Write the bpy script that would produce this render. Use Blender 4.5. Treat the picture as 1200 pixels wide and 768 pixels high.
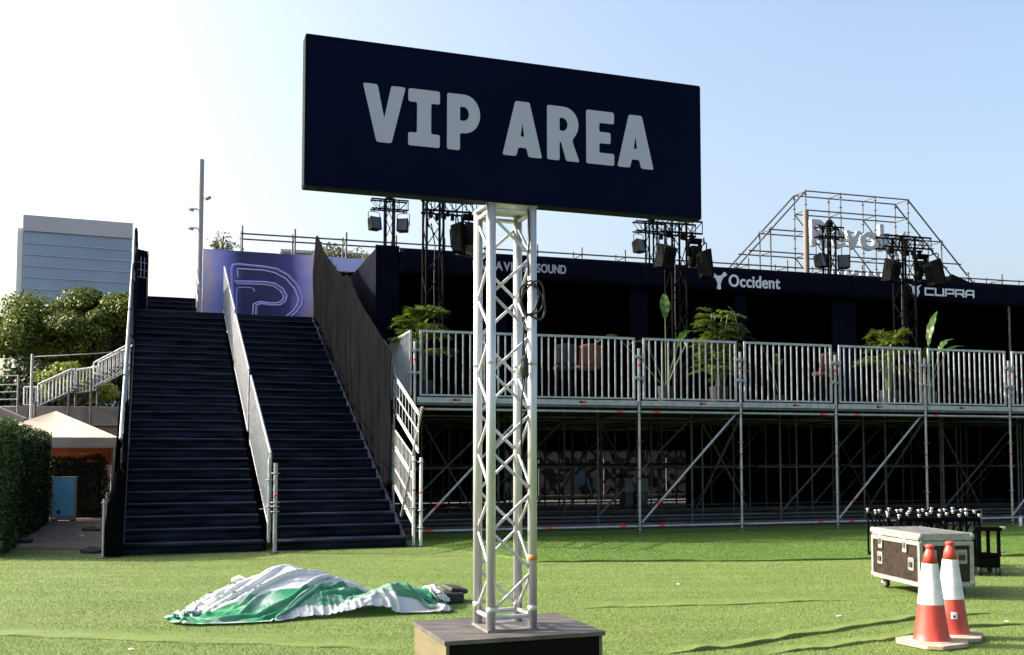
import bpy, bmesh, math, random
import numpy as np
from mathutils import Vector, Matrix, Euler, Quaternion, noise as mnoise

R = math.radians
random.seed(7)
rng = np.random.default_rng(7)
scene = bpy.context.scene
for o in list(bpy.data.objects):
    bpy.data.objects.remove(o)
C = scene.collection

# ------------------------------------------------------------------ camera
cam_d = bpy.data.cameras.new('camera')
cam_d.sensor_width = 36.0
cam_d.lens = 36.0
cam_d.shift_y = 0.06655
cam_d.clip_start = 0.05
cam_d.clip_end = 6000
cam = bpy.data.objects.new('camera', cam_d)
cam.location = (0, 0, 1.5)
cam.rotation_euler = (R(90 + 3.25), 0, 0)
C.objects.link(cam)
scene.camera = cam

# ------------------------------------------------------------------ sky, sun, exposure
SUN_AZ = R(173.0)      # direction towards the sun, measured from +X anticlockwise
SUN_EL = R(31.0)
world = bpy.data.worlds.new('World')
scene.world = world
world.use_nodes = True
wn = world.node_tree.nodes
wl = world.node_tree.links
wn.clear()
wout = wn.new('ShaderNodeOutputWorld')
wbg = wn.new('ShaderNodeBackground')
sky = wn.new('ShaderNodeTexSky')
sky.sky_type = 'NISHITA'
sky.sun_disc = False
sky.sun_elevation = SUN_EL
sky.sun_rotation = R(90) - SUN_AZ
sky.air_density = 1.0
sky.dust_density = 6.2
sky.ozone_density = 0.5
wl.new(sky.outputs[0], wbg.inputs[0])
wbg.inputs[1].default_value = 0.15
wl.new(wbg.outputs[0], wout.inputs[0])

sun_d = bpy.data.lights.new('sun', 'SUN')
sun_d.energy = 4.3
sun_d.angle = R(0.5)
sun_d.color = (1.0, 0.94, 0.84)
sun = bpy.data.objects.new('sun', sun_d)
sv = Vector((math.cos(SUN_AZ) * math.cos(SUN_EL), math.sin(SUN_AZ) * math.cos(SUN_EL), math.sin(SUN_EL)))
sun.rotation_euler = sv.to_track_quat('Z', 'Y').to_euler()
sun.location = sv * 40
C.objects.link(sun)

scene.view_settings.view_transform = 'Standard'
scene.view_settings.look = 'None'
scene.view_settings.gamma = 1.0
scene.view_settings.use_curve_mapping = False
scene.view_settings.exposure = 1.3

# ------------------------------------------------------------------ materials
MATS = {}
def mat(name, col, rough=0.6, metal=0.0, var=0.12, vscale=6.0, bump=0.0, bscale=30.0, spec=0.5, detail=4.0, col2=None, stretch=(1, 1, 1)):
    """principled surface with position based colour variation and fine relief"""
    if name in MATS:
        return MATS[name]
    m = bpy.data.materials.new(name)
    m.use_nodes = True
    nt = m.node_tree
    N = nt.nodes
    L = nt.links
    b = N['Principled BSDF']
    b.inputs['Roughness'].default_value = rough
    b.inputs['Metallic'].default_value = metal
    b.inputs['Specular IOR Level'].default_value = spec
    geo = N.new('ShaderNodeNewGeometry')
    vm = N.new('ShaderNodeVectorMath')
    vm.operation = 'MULTIPLY'
    vm.inputs[1].default_value = stretch
    L.new(geo.outputs['Position'], vm.inputs[0])
    tx = N.new('ShaderNodeTexNoise')
    tx.inputs['Scale'].default_value = vscale
    tx.inputs['Detail'].default_value = detail
    L.new(vm.outputs[0], tx.inputs['Vector'])
    rp = N.new('ShaderNodeValToRGB')
    c = Vector(col)
    lo = [max(0, v * (1 - var)) for v in col]
    hi = [min(1, v * (1 + var)) for v in col]
    if col2 is not None:
        lo, hi = col, col2
    rp.color_ramp.elements[0].position = 0.32
    rp.color_ramp.elements[1].position = 0.68
    rp.color_ramp.elements[0].color = (*lo, 1)
    rp.color_ramp.elements[1].color = (*hi, 1)
    L.new(tx.outputs['Fac'], rp.inputs[0])
    L.new(rp.outputs[0], b.inputs['Base Color'])
    mr = N.new('ShaderNodeMapRange')
    mr.inputs[3].default_value = max(0.03, rough - 0.1)
    mr.inputs[4].default_value = min(1, rough + 0.1)
    L.new(tx.outputs['Fac'], mr.inputs[0])
    L.new(mr.outputs[0], b.inputs['Roughness'])
    if bump > 0:
        t2 = N.new('ShaderNodeTexNoise')
        t2.inputs['Scale'].default_value = bscale
        t2.inputs['Detail'].default_value = 3
        L.new(vm.outputs[0], t2.inputs['Vector'])
        bp = N.new('ShaderNodeBump')
        bp.inputs['Strength'].default_value = bump
        bp.inputs['Distance'].default_value = 0.02
        L.new(t2.outputs['Fac'], bp.inputs['Height'])
        L.new(bp.outputs[0], b.inputs['Normal'])
    MATS[name] = m
    return m

def leafmat(name, c1, c2, rough=0.45, transl=0.25, clump=1.2):
    """leaf surface: tone differs from leaf to leaf and clump to clump, some light passes through"""
    if name in MATS:
        return MATS[name]
    m = bpy.data.materials.new(name)
    m.use_nodes = True
    N = m.node_tree.nodes
    L = m.node_tree.links
    b = N['Principled BSDF']
    out = N['Material Output']
    geo = N.new('ShaderNodeNewGeometry')
    tx = N.new('ShaderNodeTexNoise')
    tx.inputs['Scale'].default_value = clump
    L.new(geo.outputs['Position'], tx.inputs['Vector'])
    ad = N.new('ShaderNodeMath')
    ad.operation = 'ADD'
    mu = N.new('ShaderNodeMath')
    mu.operation = 'MULTIPLY_ADD'
    mu.inputs[1].default_value = 0.7
    mu.inputs[2].default_value = -0.35
    L.new(geo.outputs['Random Per Island'], mu.inputs[0])
    L.new(tx.outputs['Fac'], ad.inputs[0])
    L.new(mu.outputs[0], ad.inputs[1])
    rp = N.new('ShaderNodeValToRGB')
    rp.color_ramp.elements[0].position = 0.2
    rp.color_ramp.elements[1].position = 0.8
    rp.color_ramp.elements[0].color = (*c1, 1)
    rp.color_ramp.elements[1].color = (*c2, 1)
    L.new(ad.outputs[0], rp.inputs[0])
    L.new(rp.outputs[0], b.inputs['Base Color'])
    b.inputs['Roughness'].default_value = rough
    b.inputs['Specular IOR Level'].default_value = 0.3
    tr = N.new('ShaderNodeBsdfTranslucent')
    L.new(rp.outputs[0], tr.inputs[0])
    mx = N.new('ShaderNodeMixShader')
    mx.inputs[0].default_value = transl
    L.new(b.outputs[0], mx.inputs[1])
    L.new(tr.outputs[0], mx.inputs[2])
    L.new(mx.outputs[0], out.inputs[0])
    MATS[name] = m
    return m

galv = mat('galvanised_steel', (0.33, 0.35, 0.375), 0.42, 0.55, 0.2, 9, spec=0.5)
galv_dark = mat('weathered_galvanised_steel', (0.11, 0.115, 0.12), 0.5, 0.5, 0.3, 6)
alu = mat('brushed_aluminium', (0.48, 0.49, 0.51), 0.40, 0.45, 0.14, 14, stretch=(1, 1, 0.15))
alu_case = mat('aluminium_edging', (0.29, 0.295, 0.28), 0.45, 0.35, 0.18, 18)
blacksteel = mat('black_coated_steel', (0.0028, 0.0028, 0.0035), 0.6, 0.0, 0.3, 8, spec=0.03)
navy = mat('navy_cloth', (0.0028, 0.0036, 0.0100), 0.9, 0.0, 0.25, 2.5, 0.15, 20, 0.04)
black = mat('black_cloth', (0.0030, 0.0030, 0.0038), 0.95, 0.0, 0.3, 3, 0.2, 25, 0.0)
signnavy = mat('navy_sign_vinyl', (0.0022, 0.0046, 0.0200), 0.6, 0.0, 0.15, 1.3, 0.06, 2.2, 0.02)
letterpale = mat('pale_grey_vinyl', (0.37, 0.37, 0.48), 0.6, 0.0, 0.03, 3)
letterwhite = mat('white_letter', (0.62, 0.65, 0.70), 0.55, 0.0, 0.04, 3)
red = mat('red_marker', (0.55, 0.05, 0.035), 0.5, 0, 0.2, 10)
concrete = mat('concrete', (0.20, 0.18, 0.165), 0.85, 0, 0.3, 1.8, 0.3, 12)
rubber = mat('black_rubber', (0.02, 0.02, 0.02), 0.7, 0, 0.3, 12)

# ------------------------------------------------------------------ mesh helpers
class MB:
    def __init__(s):
        s.v = []
        s.f = []
    def add(s, vs, fs):
        k = len(s.v)
        s.v += [tuple(v) for v in vs]
        s.f += [tuple(i + k for i in f) for f in fs]
    def box(s, c, d, rot=None):
        x, y, z = d[0] / 2, d[1] / 2, d[2] / 2
        vs = [Vector((a * x, b * y, e * z)) for a in (-1, 1) for b in (-1, 1) for e in (-1, 1)]
        if rot is not None:
            vs = [rot @ v for v in vs]
        vs = [v + Vector(c) for v in vs]
        s.add(vs, [(0, 1, 3, 2), (4, 6, 7, 5), (0, 4, 5, 1), (2, 3, 7, 6), (0, 2, 6, 4), (1, 5, 7, 3)])
    def tube(s, pts, r, n=8, closed=False, taper=None):
        pts = [Vector(p) for p in pts]
        m = len(pts)
        k = len(s.v)
        up = None
        for i, p in enumerate(pts):
            if closed:
                t = (pts[(i + 1) % m] - pts[i - 1]).normalized()
            else:
                t = (pts[min(i + 1, m - 1)] - pts[max(i - 1, 0)]).normalized()
            if up is None:
                up = Vector((0, 0, 1)) if abs(t.z) < 0.9 else Vector((1, 0, 0))
            a = t.cross(up).normalized()
            b = a.cross(t).normalized()
            up = b
            rr = r if taper is None else r * taper[i]
            for j in range(n):
                an = 2 * math.pi * j / n
                s.v.append(tuple(p + a * rr * math.cos(an) + b * rr * math.sin(an)))
        seg = m if closed else m - 1
        for i in range(seg):
            i2 = (i + 1) % m
            for j in range(n):
                j2 = (j + 1) % n
                s.f.append((k + i * n + j, k + i * n + j2, k + i2 * n + j2, k + i2 * n + j))
        if not closed:
            s.f.append(tuple(k + j for j in reversed(range(n))))
            s.f.append(tuple(k + (m - 1) * n + j for j in range(n)))
    def lathe(s, prof, n=24, c=(0, 0, 0), rot=0.0, sx=1, sy=1, caps=True):
        k = len(s.v)
        for (r, z) in prof:
            for j in range(n):
                a = 2 * math.pi * j / n + rot
                s.v.append((c[0] + r * math.cos(a) * sx, c[1] + r * math.sin(a) * sy, c[2] + z))
        for i in range(len(prof) - 1):
            for j in range(n):
                j2 = (j + 1) % n
                s.f.append((k + i * n + j, k + i * n + j2, k + (i + 1) * n + j2, k + (i + 1) * n + j))
        if caps:
            s.f.append(tuple(k + j for j in reversed(range(n))))
            s.f.append(tuple(k + (len(prof) - 1) * n + j for j in range(n)))
    def prism(s, poly, z0, z1):
        n = len(poly)
        k = len(s.v)
        for z in (z0, z1):
            for p in poly:
                s.v.append((p[0], p[1], z))
        s.f.append(tuple(k + i for i in reversed(range(n))))
        s.f.append(tuple(k + n + i for i in range(n)))
        for i in range(n):
            j = (i + 1) % n
            s.f.append((k + i, k + j, k + n + j, k + n + i))
    def grid(s, fn, nu, nv):
        k = len(s.v)
        for i in range(nu + 1):
            for j in range(nv + 1):
                s.v.append(tuple(fn(i / nu, j / nv)))
        for i in range(nu):
            for j in range(nv):
                a = k + i * (nv + 1) + j
                s.f.append((a, a + nv + 1, a + nv + 2, a + 1))
    def mesh(s, name, m, smooth=False):
        me = bpy.data.meshes.new(name)
        me.from_pydata(s.v, [], s.f)
        me.materials.append(m)
        if smooth:
            me.polygons.foreach_set('use_smooth', [len(p.vertices) <= 4 for p in me.polygons])
        me.update()
        return me
    def build(s, name, m, parent=None, smooth=False, bevel=0.0, matrix=None):
        me = s.mesh(name, m, smooth)
        o = link(name, me, parent, matrix)
        if bevel:
            bv = o.modifiers.new('bevel', 'BEVEL')
            bv.width = bevel
            bv.segments = 2
            bv.limit_method = 'ANGLE'
            bv.angle_limit = R(40)
        return o

def par(o, parent):
    o.parent = parent
    if parent.type != 'EMPTY':
        o.matrix_parent_inverse = parent.matrix_basis.inverted()

def link(name, me, parent=None, matrix=None):
    o = bpy.data.objects.new(name, me)
    C.objects.link(o)
    if matrix is not None:
        o.matrix_basis = matrix
    if parent is not None:
        par(o, parent)
    return o

def tag(o, label=None, cat=None, group=None, kind=None):
    if label: o['label'] = label
    if cat: o['category'] = cat
    if group: o['group'] = group
    if kind: o['kind'] = kind
    return o

def thing(name, label, cat, loc=(0, 0, 0), rz=0.0, group=None):
    o = bpy.data.objects.new(name, None)
    o.empty_display_size = 0.1
    C.objects.link(o)
    o.location = loc
    o.rotation_euler = (0, 0, rz)
    return tag(o, label, cat, group)

_cache = {}
def rod_mesh(m, n):
    key = ('rod', m.name, n)
    if key not in _cache:
        b = MB()
        b.tube([(0, 0, 0), (0, 0, 1)], 1.0, n)
        me = b.mesh('rod_' + m.name, m)
        me.polygons.foreach_set('use_smooth', [len(p.vertices) == 4 for p in me.polygons])
        _cache[key] = me
    return _cache[key]
def rod(name, p, q, r, m, parent=None, n=8):
    p = Vector(p)
    q = Vector(q)
    d = q - p
    mx = Matrix.Translation(p) @ d.to_track_quat('Z', 'Y').to_matrix().to_4x4() @ Matrix.Diagonal((r, r, d.length, 1))
    return link(name, rod_mesh(m, n), parent, mx)
def box_mesh(m):
    key = ('box', m.name)
    if key not in _cache:
        b = MB()
        b.box((0, 0, 0), (1, 1, 1))
        _cache[key] = b.mesh('block_' + m.name, m)
    return _cache[key]
def blk(name, c, d, m, parent=None, rot=None):
    mx = Matrix.Translation(Vector(c)) @ (rot.to_4x4() if rot is not None else Matrix.Identity(4)) @ Matrix.Diagonal((*d, 1))
    return link(name, box_mesh(m), parent, mx)
def beam(name, p, q, w, h, m, parent=None):
    """rectangular bar from p to q, w across, h high"""
    p = Vector(p)
    q = Vector(q)
    d = (q - p)
    z = Vector((0, 0, 1))
    x = d.normalized()
    if abs(x.z) > 0.99:
        z = Vector((0, 1, 0))
    y = z.cross(x).normalized()
    z = x.cross(y)
    rm = Matrix((x, y, z)).transposed()
    return blk(name, (p + q) / 2, (d.length, w, h), m, parent, rm)
def dup(root, loc, rz, label, group=None):
    r = root.copy()
    C.objects.link(r)
    r.location = loc
    r.rotation_euler = (0, 0, rz)
    r['label'] = label
    if group: r['group'] = group
    for ch in list(root.children):
        c = ch.copy()
        C.objects.link(c)
        c.parent = r
        for g in list(ch.children):
            d = g.copy()
            C.objects.link(d)
            d.parent = c
    return r
def frame(ox, oy, deg):
    a = R(deg)
    def f(u, w, z=0.0):
        return Vector((ox + u * math.cos(a) - w * math.sin(a), oy + u * math.sin(a) + w * math.cos(a), z))
    return f, a
FW, FA = frame(-1.708, 17.937, 17.25)      # along the scaffold platform, away from the lawn, up
SW, SA = frame(-5.766, 15.097, 19.73)      # the staircase

def round_poly(pts, r, n=4):
    out = []
    m = len(pts)
    for i in range(m):
        p0, p1, p2 = Vector(pts[i - 1]), Vector(pts[i]), Vector(pts[(i + 1) % m])
        a = (p0 - p1)
        b = (p2 - p1)
        rr = min(r, a.length * 0.45, b.length * 0.45)
        if rr < 1e-4 or abs(a.normalized().dot(b.normalized())) > 0.95:
            out.append(tuple(p1))
            continue
        A = p1 + a.normalized() * rr
        B = p1 + b.normalized() * rr
        for k in range(n + 1):
            t = k / n
            out.append(tuple(A * (1 - t) ** 2 + p1 * 2 * t * (1 - t) + B * t * t))
    return out
def poly_mesh(name, loops, ext, m):
    """flat letter with holes, thickness 2*ext"""
    cu = bpy.data.curves.new(name, 'CURVE')
    cu.dimensions = '2D'
    cu.fill_mode = 'BOTH'
    cu.extrude = ext
    for lp in loops:
        sp = cu.splines.new('POLY')
        sp.points.add(len(lp) - 1)
        for i, p in enumerate(lp):
            sp.points[i].co = (p[0], p[1], 0, 1)
        sp.use_cyclic_u = True
    ob = bpy.data.objects.new(name, cu)
    C.objects.link(ob)
    bpy.context.view_layer.update()
    me = bpy.data.meshes.new_from_object(ob.evaluated_get(bpy.context.evaluated_depsgraph_get()))
    bpy.data.objects.remove(ob)
    bpy.data.curves.remove(cu)
    me.materials.clear()
    me.materials.append(m)
    me.name = name
    return me
def glyphs(text, ext, m, bold=0.0):
    """[(mesh, x0, width)] of the built in font, one mesh per letter, cap height scaled to about 1"""
    out = []
    x = 0.0
    for ch in text:
        if ch == ' ':
            x += 0.34
            continue
        cu = bpy.data.curves.new('glyph', 'FONT')
        cu.body = ch
        cu.size = 1.37
        cu.extrude = ext
        cu.offset = bold
        ob = bpy.data.objects.new('glyph', cu)
        C.objects.link(ob)
        bpy.context.view_layer.update()
        me = bpy.data.meshes.new_from_object(ob.evaluated_get(bpy.context.evaluated_depsgraph_get()))
        bpy.data.objects.remove(ob)
        bpy.data.curves.remove(cu)
        me.materials.clear()
        me.materials.append(m)
        xs = [v.co.x for v in me.vertices]
        x0, x1 = min(xs), max(xs)
        for v in me.vertices:
            v.co.x -= x0
        out.append((me, x, x1 - x0))
        x += x1 - x0 + 0.10
    return out, x - 0.10
def put_word(text, m, u0, u1, zb, cap, wplane, parent, bold=0.02, ext=0.012):
    """word standing on a wall that faces -w, in the wall's frame"""
    gl, tot = glyphs(text, ext, m, bold)
    sx = (u1 - u0) / tot
    for me, x, w in gl:
        mx = Matrix.Translation((u0 + x * sx, wplane, zb)) @ Matrix.Rotation(R(90), 4, 'X') @ Matrix.Diagonal((sx, cap, 1, 1))
        link('letter', me, parent, mx)

def arc(cx, cy, r, a0, a1, n=10, rx=None):
    return [(cx + (rx or r) * math.cos(R(a0 + (a1 - a0) * i / n)), cy + r * math.sin(R(a0 + (a1 - a0) * i / n))) for i in range(n + 1)]

def soup(name, V, F, m, parent=None, smooth=False):
    """big mesh from numpy arrays; F has equal sized faces"""
    me = bpy.data.meshes.new(name)
    nv, nf, k = len(V), len(F), F.shape[1]
    me.vertices.add(nv)
    me.vertices.foreach_set('co', V.astype(np.float32).ravel())
    me.loops.add(nf * k)
    me.loops.foreach_set('vertex_index', F.astype(np.int32).ravel())
    me.polygons.add(nf)
    me.polygons.foreach_set('loop_start', np.arange(0, nf * k, k, dtype=np.int32))
    me.polygons.foreach_set('loop_total', np.full(nf, k, dtype=np.int32))
    me.update(calc_edges=True)
    me.materials.append(m)
    return link(name, me, parent)

def leaf_quads(P, size, aspect=0.5, nrm=None, spread=1.0):
    """one folded leaf (two triangles as a quad) at each point"""
    n = len(P)
    d = rng.normal(size=(n, 3))
    if nrm is not None:
        d = d * spread + nrm
    d /= np.linalg.norm(d, axis=1)[:, None] + 1e-9
    t = rng.normal(size=(n, 3))
    t -= (t * d).sum(1)[:, None] * d
    t /= np.linalg.norm(t, axis=1)[:, None] + 1e-9
    b = np.cross(d, t)
    s = size * rng.uniform(0.6, 1.4, n)[:, None]
    a = P - t * s * 0.5
    c = P + t * s * 0.5
    l = P + b * s * aspect * 0.5 + d * s * 0.08
    r = P - b * s * aspect * 0.5 + d * s * 0.08
    V = np.stack([a, r, c, l], 1).reshape(-1, 3)
    F = np.arange(n * 4).reshape(-1, 4)
    return V, F

# ================================================================== THE SETTING
def turfmat(name, c1, c2, c3):
    m = bpy.data.materials.new(name)
    m.use_nodes = True
    N = m.node_tree.nodes
    L = m.node_tree.links
    b = N['Principled BSDF']
    b.inputs['Roughness'].default_value = 0.75
    b.inputs['Specular IOR Level'].default_value = 0.2
    geo = N.new('ShaderNodeNewGeometry')
    fine = N.new('ShaderNodeTexNoise')
    fine.inputs['Scale'].default_value = 45
    fine.inputs['Detail'].default_value = 6
    L.new(geo.outputs['Position'], fine.inputs['Vector'])
    vm = N.new('ShaderNodeVectorMath')
    vm.operation = 'MULTIPLY'
    vm.inputs[1].default_value = (0.35, 2.2, 1)
    L.new(geo.outputs['Position'], vm.inputs[0])
    big = N.new('ShaderNodeTexNoise')
    big.inputs['Scale'].default_value = 1.3
    big.inputs['Detail'].default_value = 5
    L.new(vm.outputs[0], big.inputs['Vector'])
    mx = N.new('ShaderNodeMix')
    mx.data_type = 'RGBA'
    rp = N.new('ShaderNodeValToRGB')
    rp.color_ramp.elements[0].position = 0.33
    rp.color_ramp.elements[1].position = 0.66
    rp.color_ramp.elements[0].color = (*c1, 1)
    rp.color_ramp.elements[1].color = (*c2, 1)
    L.new(fine.outputs['Fac'], rp.inputs[0])
    mr = N.new('ShaderNodeMapRange')
    mr.inputs[1].default_value = 0.42
    mr.inputs[2].default_value = 0.72
    L.new(big.outputs['Fac'], mr.inputs[0])
    L.new(mr.outputs[0], mx.inputs[0])
    L.new(rp.outputs[0], mx.inputs[6])
    mx.inputs[7].default_value = (*c3, 1)
    L.new(mx.outputs[2], b.inputs['Base Color'])
    bp = N.new('ShaderNodeBump')
    bp.inputs['Strength'].default_value = 0.6
    bp.inputs['Distance'].default_value = 0.015
    L.new(fine.outputs['Fac'], bp.inputs['Height'])
    b2 = N.new('ShaderNodeBump')
    b2.inputs['Strength'].default_value = 0.8
    b2.inputs['Distance'].default_value = 0.10
    L.new(big.outputs['Fac'], b2.inputs['Height'])
    L.new(bp.outputs[0], b2.inputs['Normal'])
    L.new(b2.outputs[0], b.inputs['Normal'])
    return m
turf_pale = turfmat('pale_artificial_turf', (0.058, 0.105, 0.022), (0.138, 0.196, 0.046), (0.138, 0.182, 0.05))
turf_green = turfmat('fresh_green_artificial_turf', (0.042, 0.095, 0.013), (0.095, 0.16, 0.026), (0.08, 0.14, 0.024))
asphalt = mat('asphalt', (0.06, 0.058, 0.056), 0.9, 0, 0.3, 0.6, 0.3, 40)
dirt = mat('dusty_path', (0.13, 0.105, 0.085), 0.9, 0, 0.35, 1.6, 0.4, 25, detail=8)

def sheet(name, poly, z, m):
    b = MB()
    b.add([(p[0], p[1], z) for p in poly], [tuple(range(len(poly)))])
    return tag(b.build(name, m), kind='structure')
sheet('ground', [(-2500, -400), (2500, -400), (2500, 4000), (-2500, 4000)], 0.0, asphalt)
sheet('lawn', [(-14, -6), (26, -6), (26, 26), (-2, 19.5), (-6.0, 16.15), (-8.3, 16.35), (-14, 14.5)], 0.006, turf_pale)
sheet('green_turf_strip', [(-1.45, 16.9), (0.35, 14.25), (3.6, 14.38), (7.6, 15.1), (24, 19.9), (23, 25.6), (-1.9, 18.2)], 0.011, turf_green)
sheet('path', [(-8.6, 16.25), (-5.9, 16.05), (-7.7, 21.0), (-8.6, 27), (-16, 27), (-11.5, 20.0)], 0.012, dirt)

# lifted edges where one roll of turf overlaps the next
lawn = bpy.data.objects['lawn']
strip = bpy.data.objects['green_turf_strip']
def turf_edge(pts, h, back, m, parent):
    b = MB()
    n = 60
    P_ = [Vector(p) for p in pts]
    def along(t):
        f = t * (len(P_) - 1)
        i = min(int(f), len(P_) - 2)
        q = P_[i].lerp(P_[i + 1], f - i)
        return Vector((q[0], q[1] + 0.05 * mnoise.noise(Vector((t * 9, q[0], 1.7)))))
    prof = [(0.0, 0.0), (0.005, 0.75), (0.02, 1.0), (0.10, 0.92), (0.45, 0.5), (1.0, 0.0)]
    for i in range(n + 1):
        t = i / n
        q = along(t)
        hh_ = h * min(1, 8 * t, 8 * (1 - t)) * (0.45 + 0.9 * abs(mnoise.noise(Vector((t * 11, 4.2, q[0])))))
        for (d, z) in prof:
            b.v.append((q[0], q[1] + d * back, 0.007 + hh_ * z))
    k = len(prof)
    for i in range(n):
        for j in range(k - 1):
            a = i * k + j
            b.f.append((a, a + k, a + k + 1, a + 1))
    b.build('turf_edge', m, parent, smooth=True)
turf_edge([(1.1, 7.72), (1.77, 8.02), (2.57, 8.62), (3.6, 9.3), (4.6, 9.7)], 0.036, 0.30, turf_pale, lawn)
turf_edge([(1.9, 7.72), (2.45, 7.98), (3.0, 8.3), (3.9, 8.9), (4.8, 9.1)], 0.032, 0.28, turf_pale, lawn)
turf_edge([(0.6, 10.0), (2.0, 10.2), (3.6, 10.6)], 0.018, 0.5, turf_pale, lawn)
turf_edge([(-4.6, 8.6), (-2.6, 8.2), (-0.8, 7.9)], 0.018, 0.5, turf_pale, lawn)
turf_edge([(-1.0, 16.2), (0.3, 14.2), (1.4, 14.27), (3.6, 14.34), (5.6, 14.72), (7.6, 15.06), (10, 15.8)], 0.042, 0.35, turf_green, strip)

# blades of the artificial turf, standing where single tufts can be seen
def blades(n, y0, y1, inside, hgt, wid):
    y = 1.0 / rng.uniform(1 / y1, 1 / y0, n)
    x = rng.uniform(-0.56, 0.56, n) * (y + 1.5)
    k = inside(x, y)
    x, y = x[k], y[k]
    n = len(x)
    a = rng.uniform(0, 2 * np.pi, n)
    h = hgt * rng.uniform(0.5, 1.2, n)
    w = wid * (0.5 + y / 9)
    lean = rng.uniform(0.2, 1.0, n) * h
    la = rng.normal(0.4, 1.2, n)
    V = np.zeros((n, 3, 3))
    V[:, 0] = np.stack([x - np.cos(a) * w, y - np.sin(a) * w, np.full(n, 0.004)], 1)
    V[:, 1] = np.stack([x + np.cos(a) * w, y + np.sin(a) * w, np.full(n, 0.004)], 1)
    V[:, 2] = np.stack([x + np.cos(la) * lean, y + np.sin(la) * lean, h], 1)
    return V.reshape(-1, 3), np.arange(n * 3).reshape(-1, 3)
def in_green(x, y):
    e = np.interp(x, [-1.45, 0.35, 3.6, 7.6, 24], [16.9, 14.25, 14.38, 15.1, 19.9])
    return (y > e) & (x > -1.45)
def in_box(x, y):
    return (np.abs(x + 0.05) < 0.5) & (np.abs(y - 5.67) < 0.5)
V, F = blades(800000, 4.6, 17.0, lambda x, y: ~in_green(x, y) & ~in_box(x, y) & (y < np.interp(x, [-8.3, -6, -1.6], [16.2, 15.1, 16.8])) & (x > -8.2), 0.019, 0.0016)
g = soup('turf_blades', V, F, leafmat('pale_turf_blade', (0.066, 0.116, 0.024), (0.19, 0.252, 0.062), 0.55, 0.25, 0.9))
tag(g, 'short pale green artificial turf pile on the lawn', 'turf', kind='stuff')
V, F = blades(220000, 14.2, 19.5, lambda x, y: in_green(x, y) & (y < 17.9 + (x + 1.7) * 0.31), 0.020, 0.0018)
V[:, 2] += 0.005
g = soup('turf_blades', V, F, leafmat('green_turf_blade', (0.048, 0.105, 0.014), (0.125, 0.20, 0.03), 0.55, 0.25, 0.9))
tag(g, 'fresh bright green turf pile along the scaffold platform', 'turf', kind='stuff')

# ================================================================== VIP SIGN, PLINTH, CABLE
BW, BA = frame(-0.04, 5.62, 19.3)
PL_TOP = 0.56
ply_top = mat('worn_brown_laminate', (0.07, 0.062, 0.055), 0.6, 0, 0.45, 5, 0.1, 40, detail=8, stretch=(1, 3, 1))
ply_side = mat('tan_plywood', (0.12, 0.10, 0.054), 0.6, 0, 0.12, 3, 0.05, 40, stretch=(1, 1, 5))
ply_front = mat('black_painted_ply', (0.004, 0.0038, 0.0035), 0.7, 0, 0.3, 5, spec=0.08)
pl = thing('plinth', 'low box plinth with brown top carrying the lattice sign post', 'plinth', BW(0, 0.04), BA)
b = MB(); b.box((0.02, 0, PL_TOP - 0.011), (0.885, 0.68, 0.022)); b.build('top_board', ply_top, pl, bevel=0.002)
b = MB(); b.box((-0.401, 0, (PL_TOP - 0.025) / 2), (0.018, 0.656, PL_TOP - 0.025)); tag(b.build('side_panel', ply_side, pl, bevel=0.002), 'tan side panel')
b = MB(); b.box((0.441, 0, (PL_TOP - 0.025) / 2), (0.018, 0.656, PL_TOP - 0.025)); b.build('side_panel', ply_side, pl, bevel=0.002)
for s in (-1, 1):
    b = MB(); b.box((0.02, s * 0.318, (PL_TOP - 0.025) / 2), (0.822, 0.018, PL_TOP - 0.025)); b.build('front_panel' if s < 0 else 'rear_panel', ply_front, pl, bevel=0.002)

sg = thing('sign', 'navy VIP AREA sign board standing on a silver lattice truss post', 'sign', BW(0, 0.0, PL_TOP), BA)
Z0 = PL_TOP                                  # heights below are above the lawn; the sign's own zero is the plinth top
SB, ST = 2.860, 3.632
bd = MB(); bd.box((0.013, -0.1075, (SB + ST) / 2 - Z0), (2.264, 0.085, ST - SB))
board = bd.build('board', signnavy, sg, bevel=0.004)
edge = mat('sign_edge_trim', (0.004, 0.005, 0.010), 0.7, 0.0, 0.2, 8, spec=0.08)
for (c, d) in [((0.013, -0.1075, ST - Z0 + 0.004), (2.270, 0.089, 0.008)), ((-1.122, -0.1075, (SB + ST) / 2 - Z0), (0.006, 0.089, ST - SB)), ((1.148, -0.1075, (SB + ST) / 2 - Z0), (0.006, 0.089, ST - SB)), ((0.013, -0.1075, SB - Z0 - 0.004), (2.270, 0.089, 0.008))]:
    blk('edge_trim', c, d, edge, board)
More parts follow.
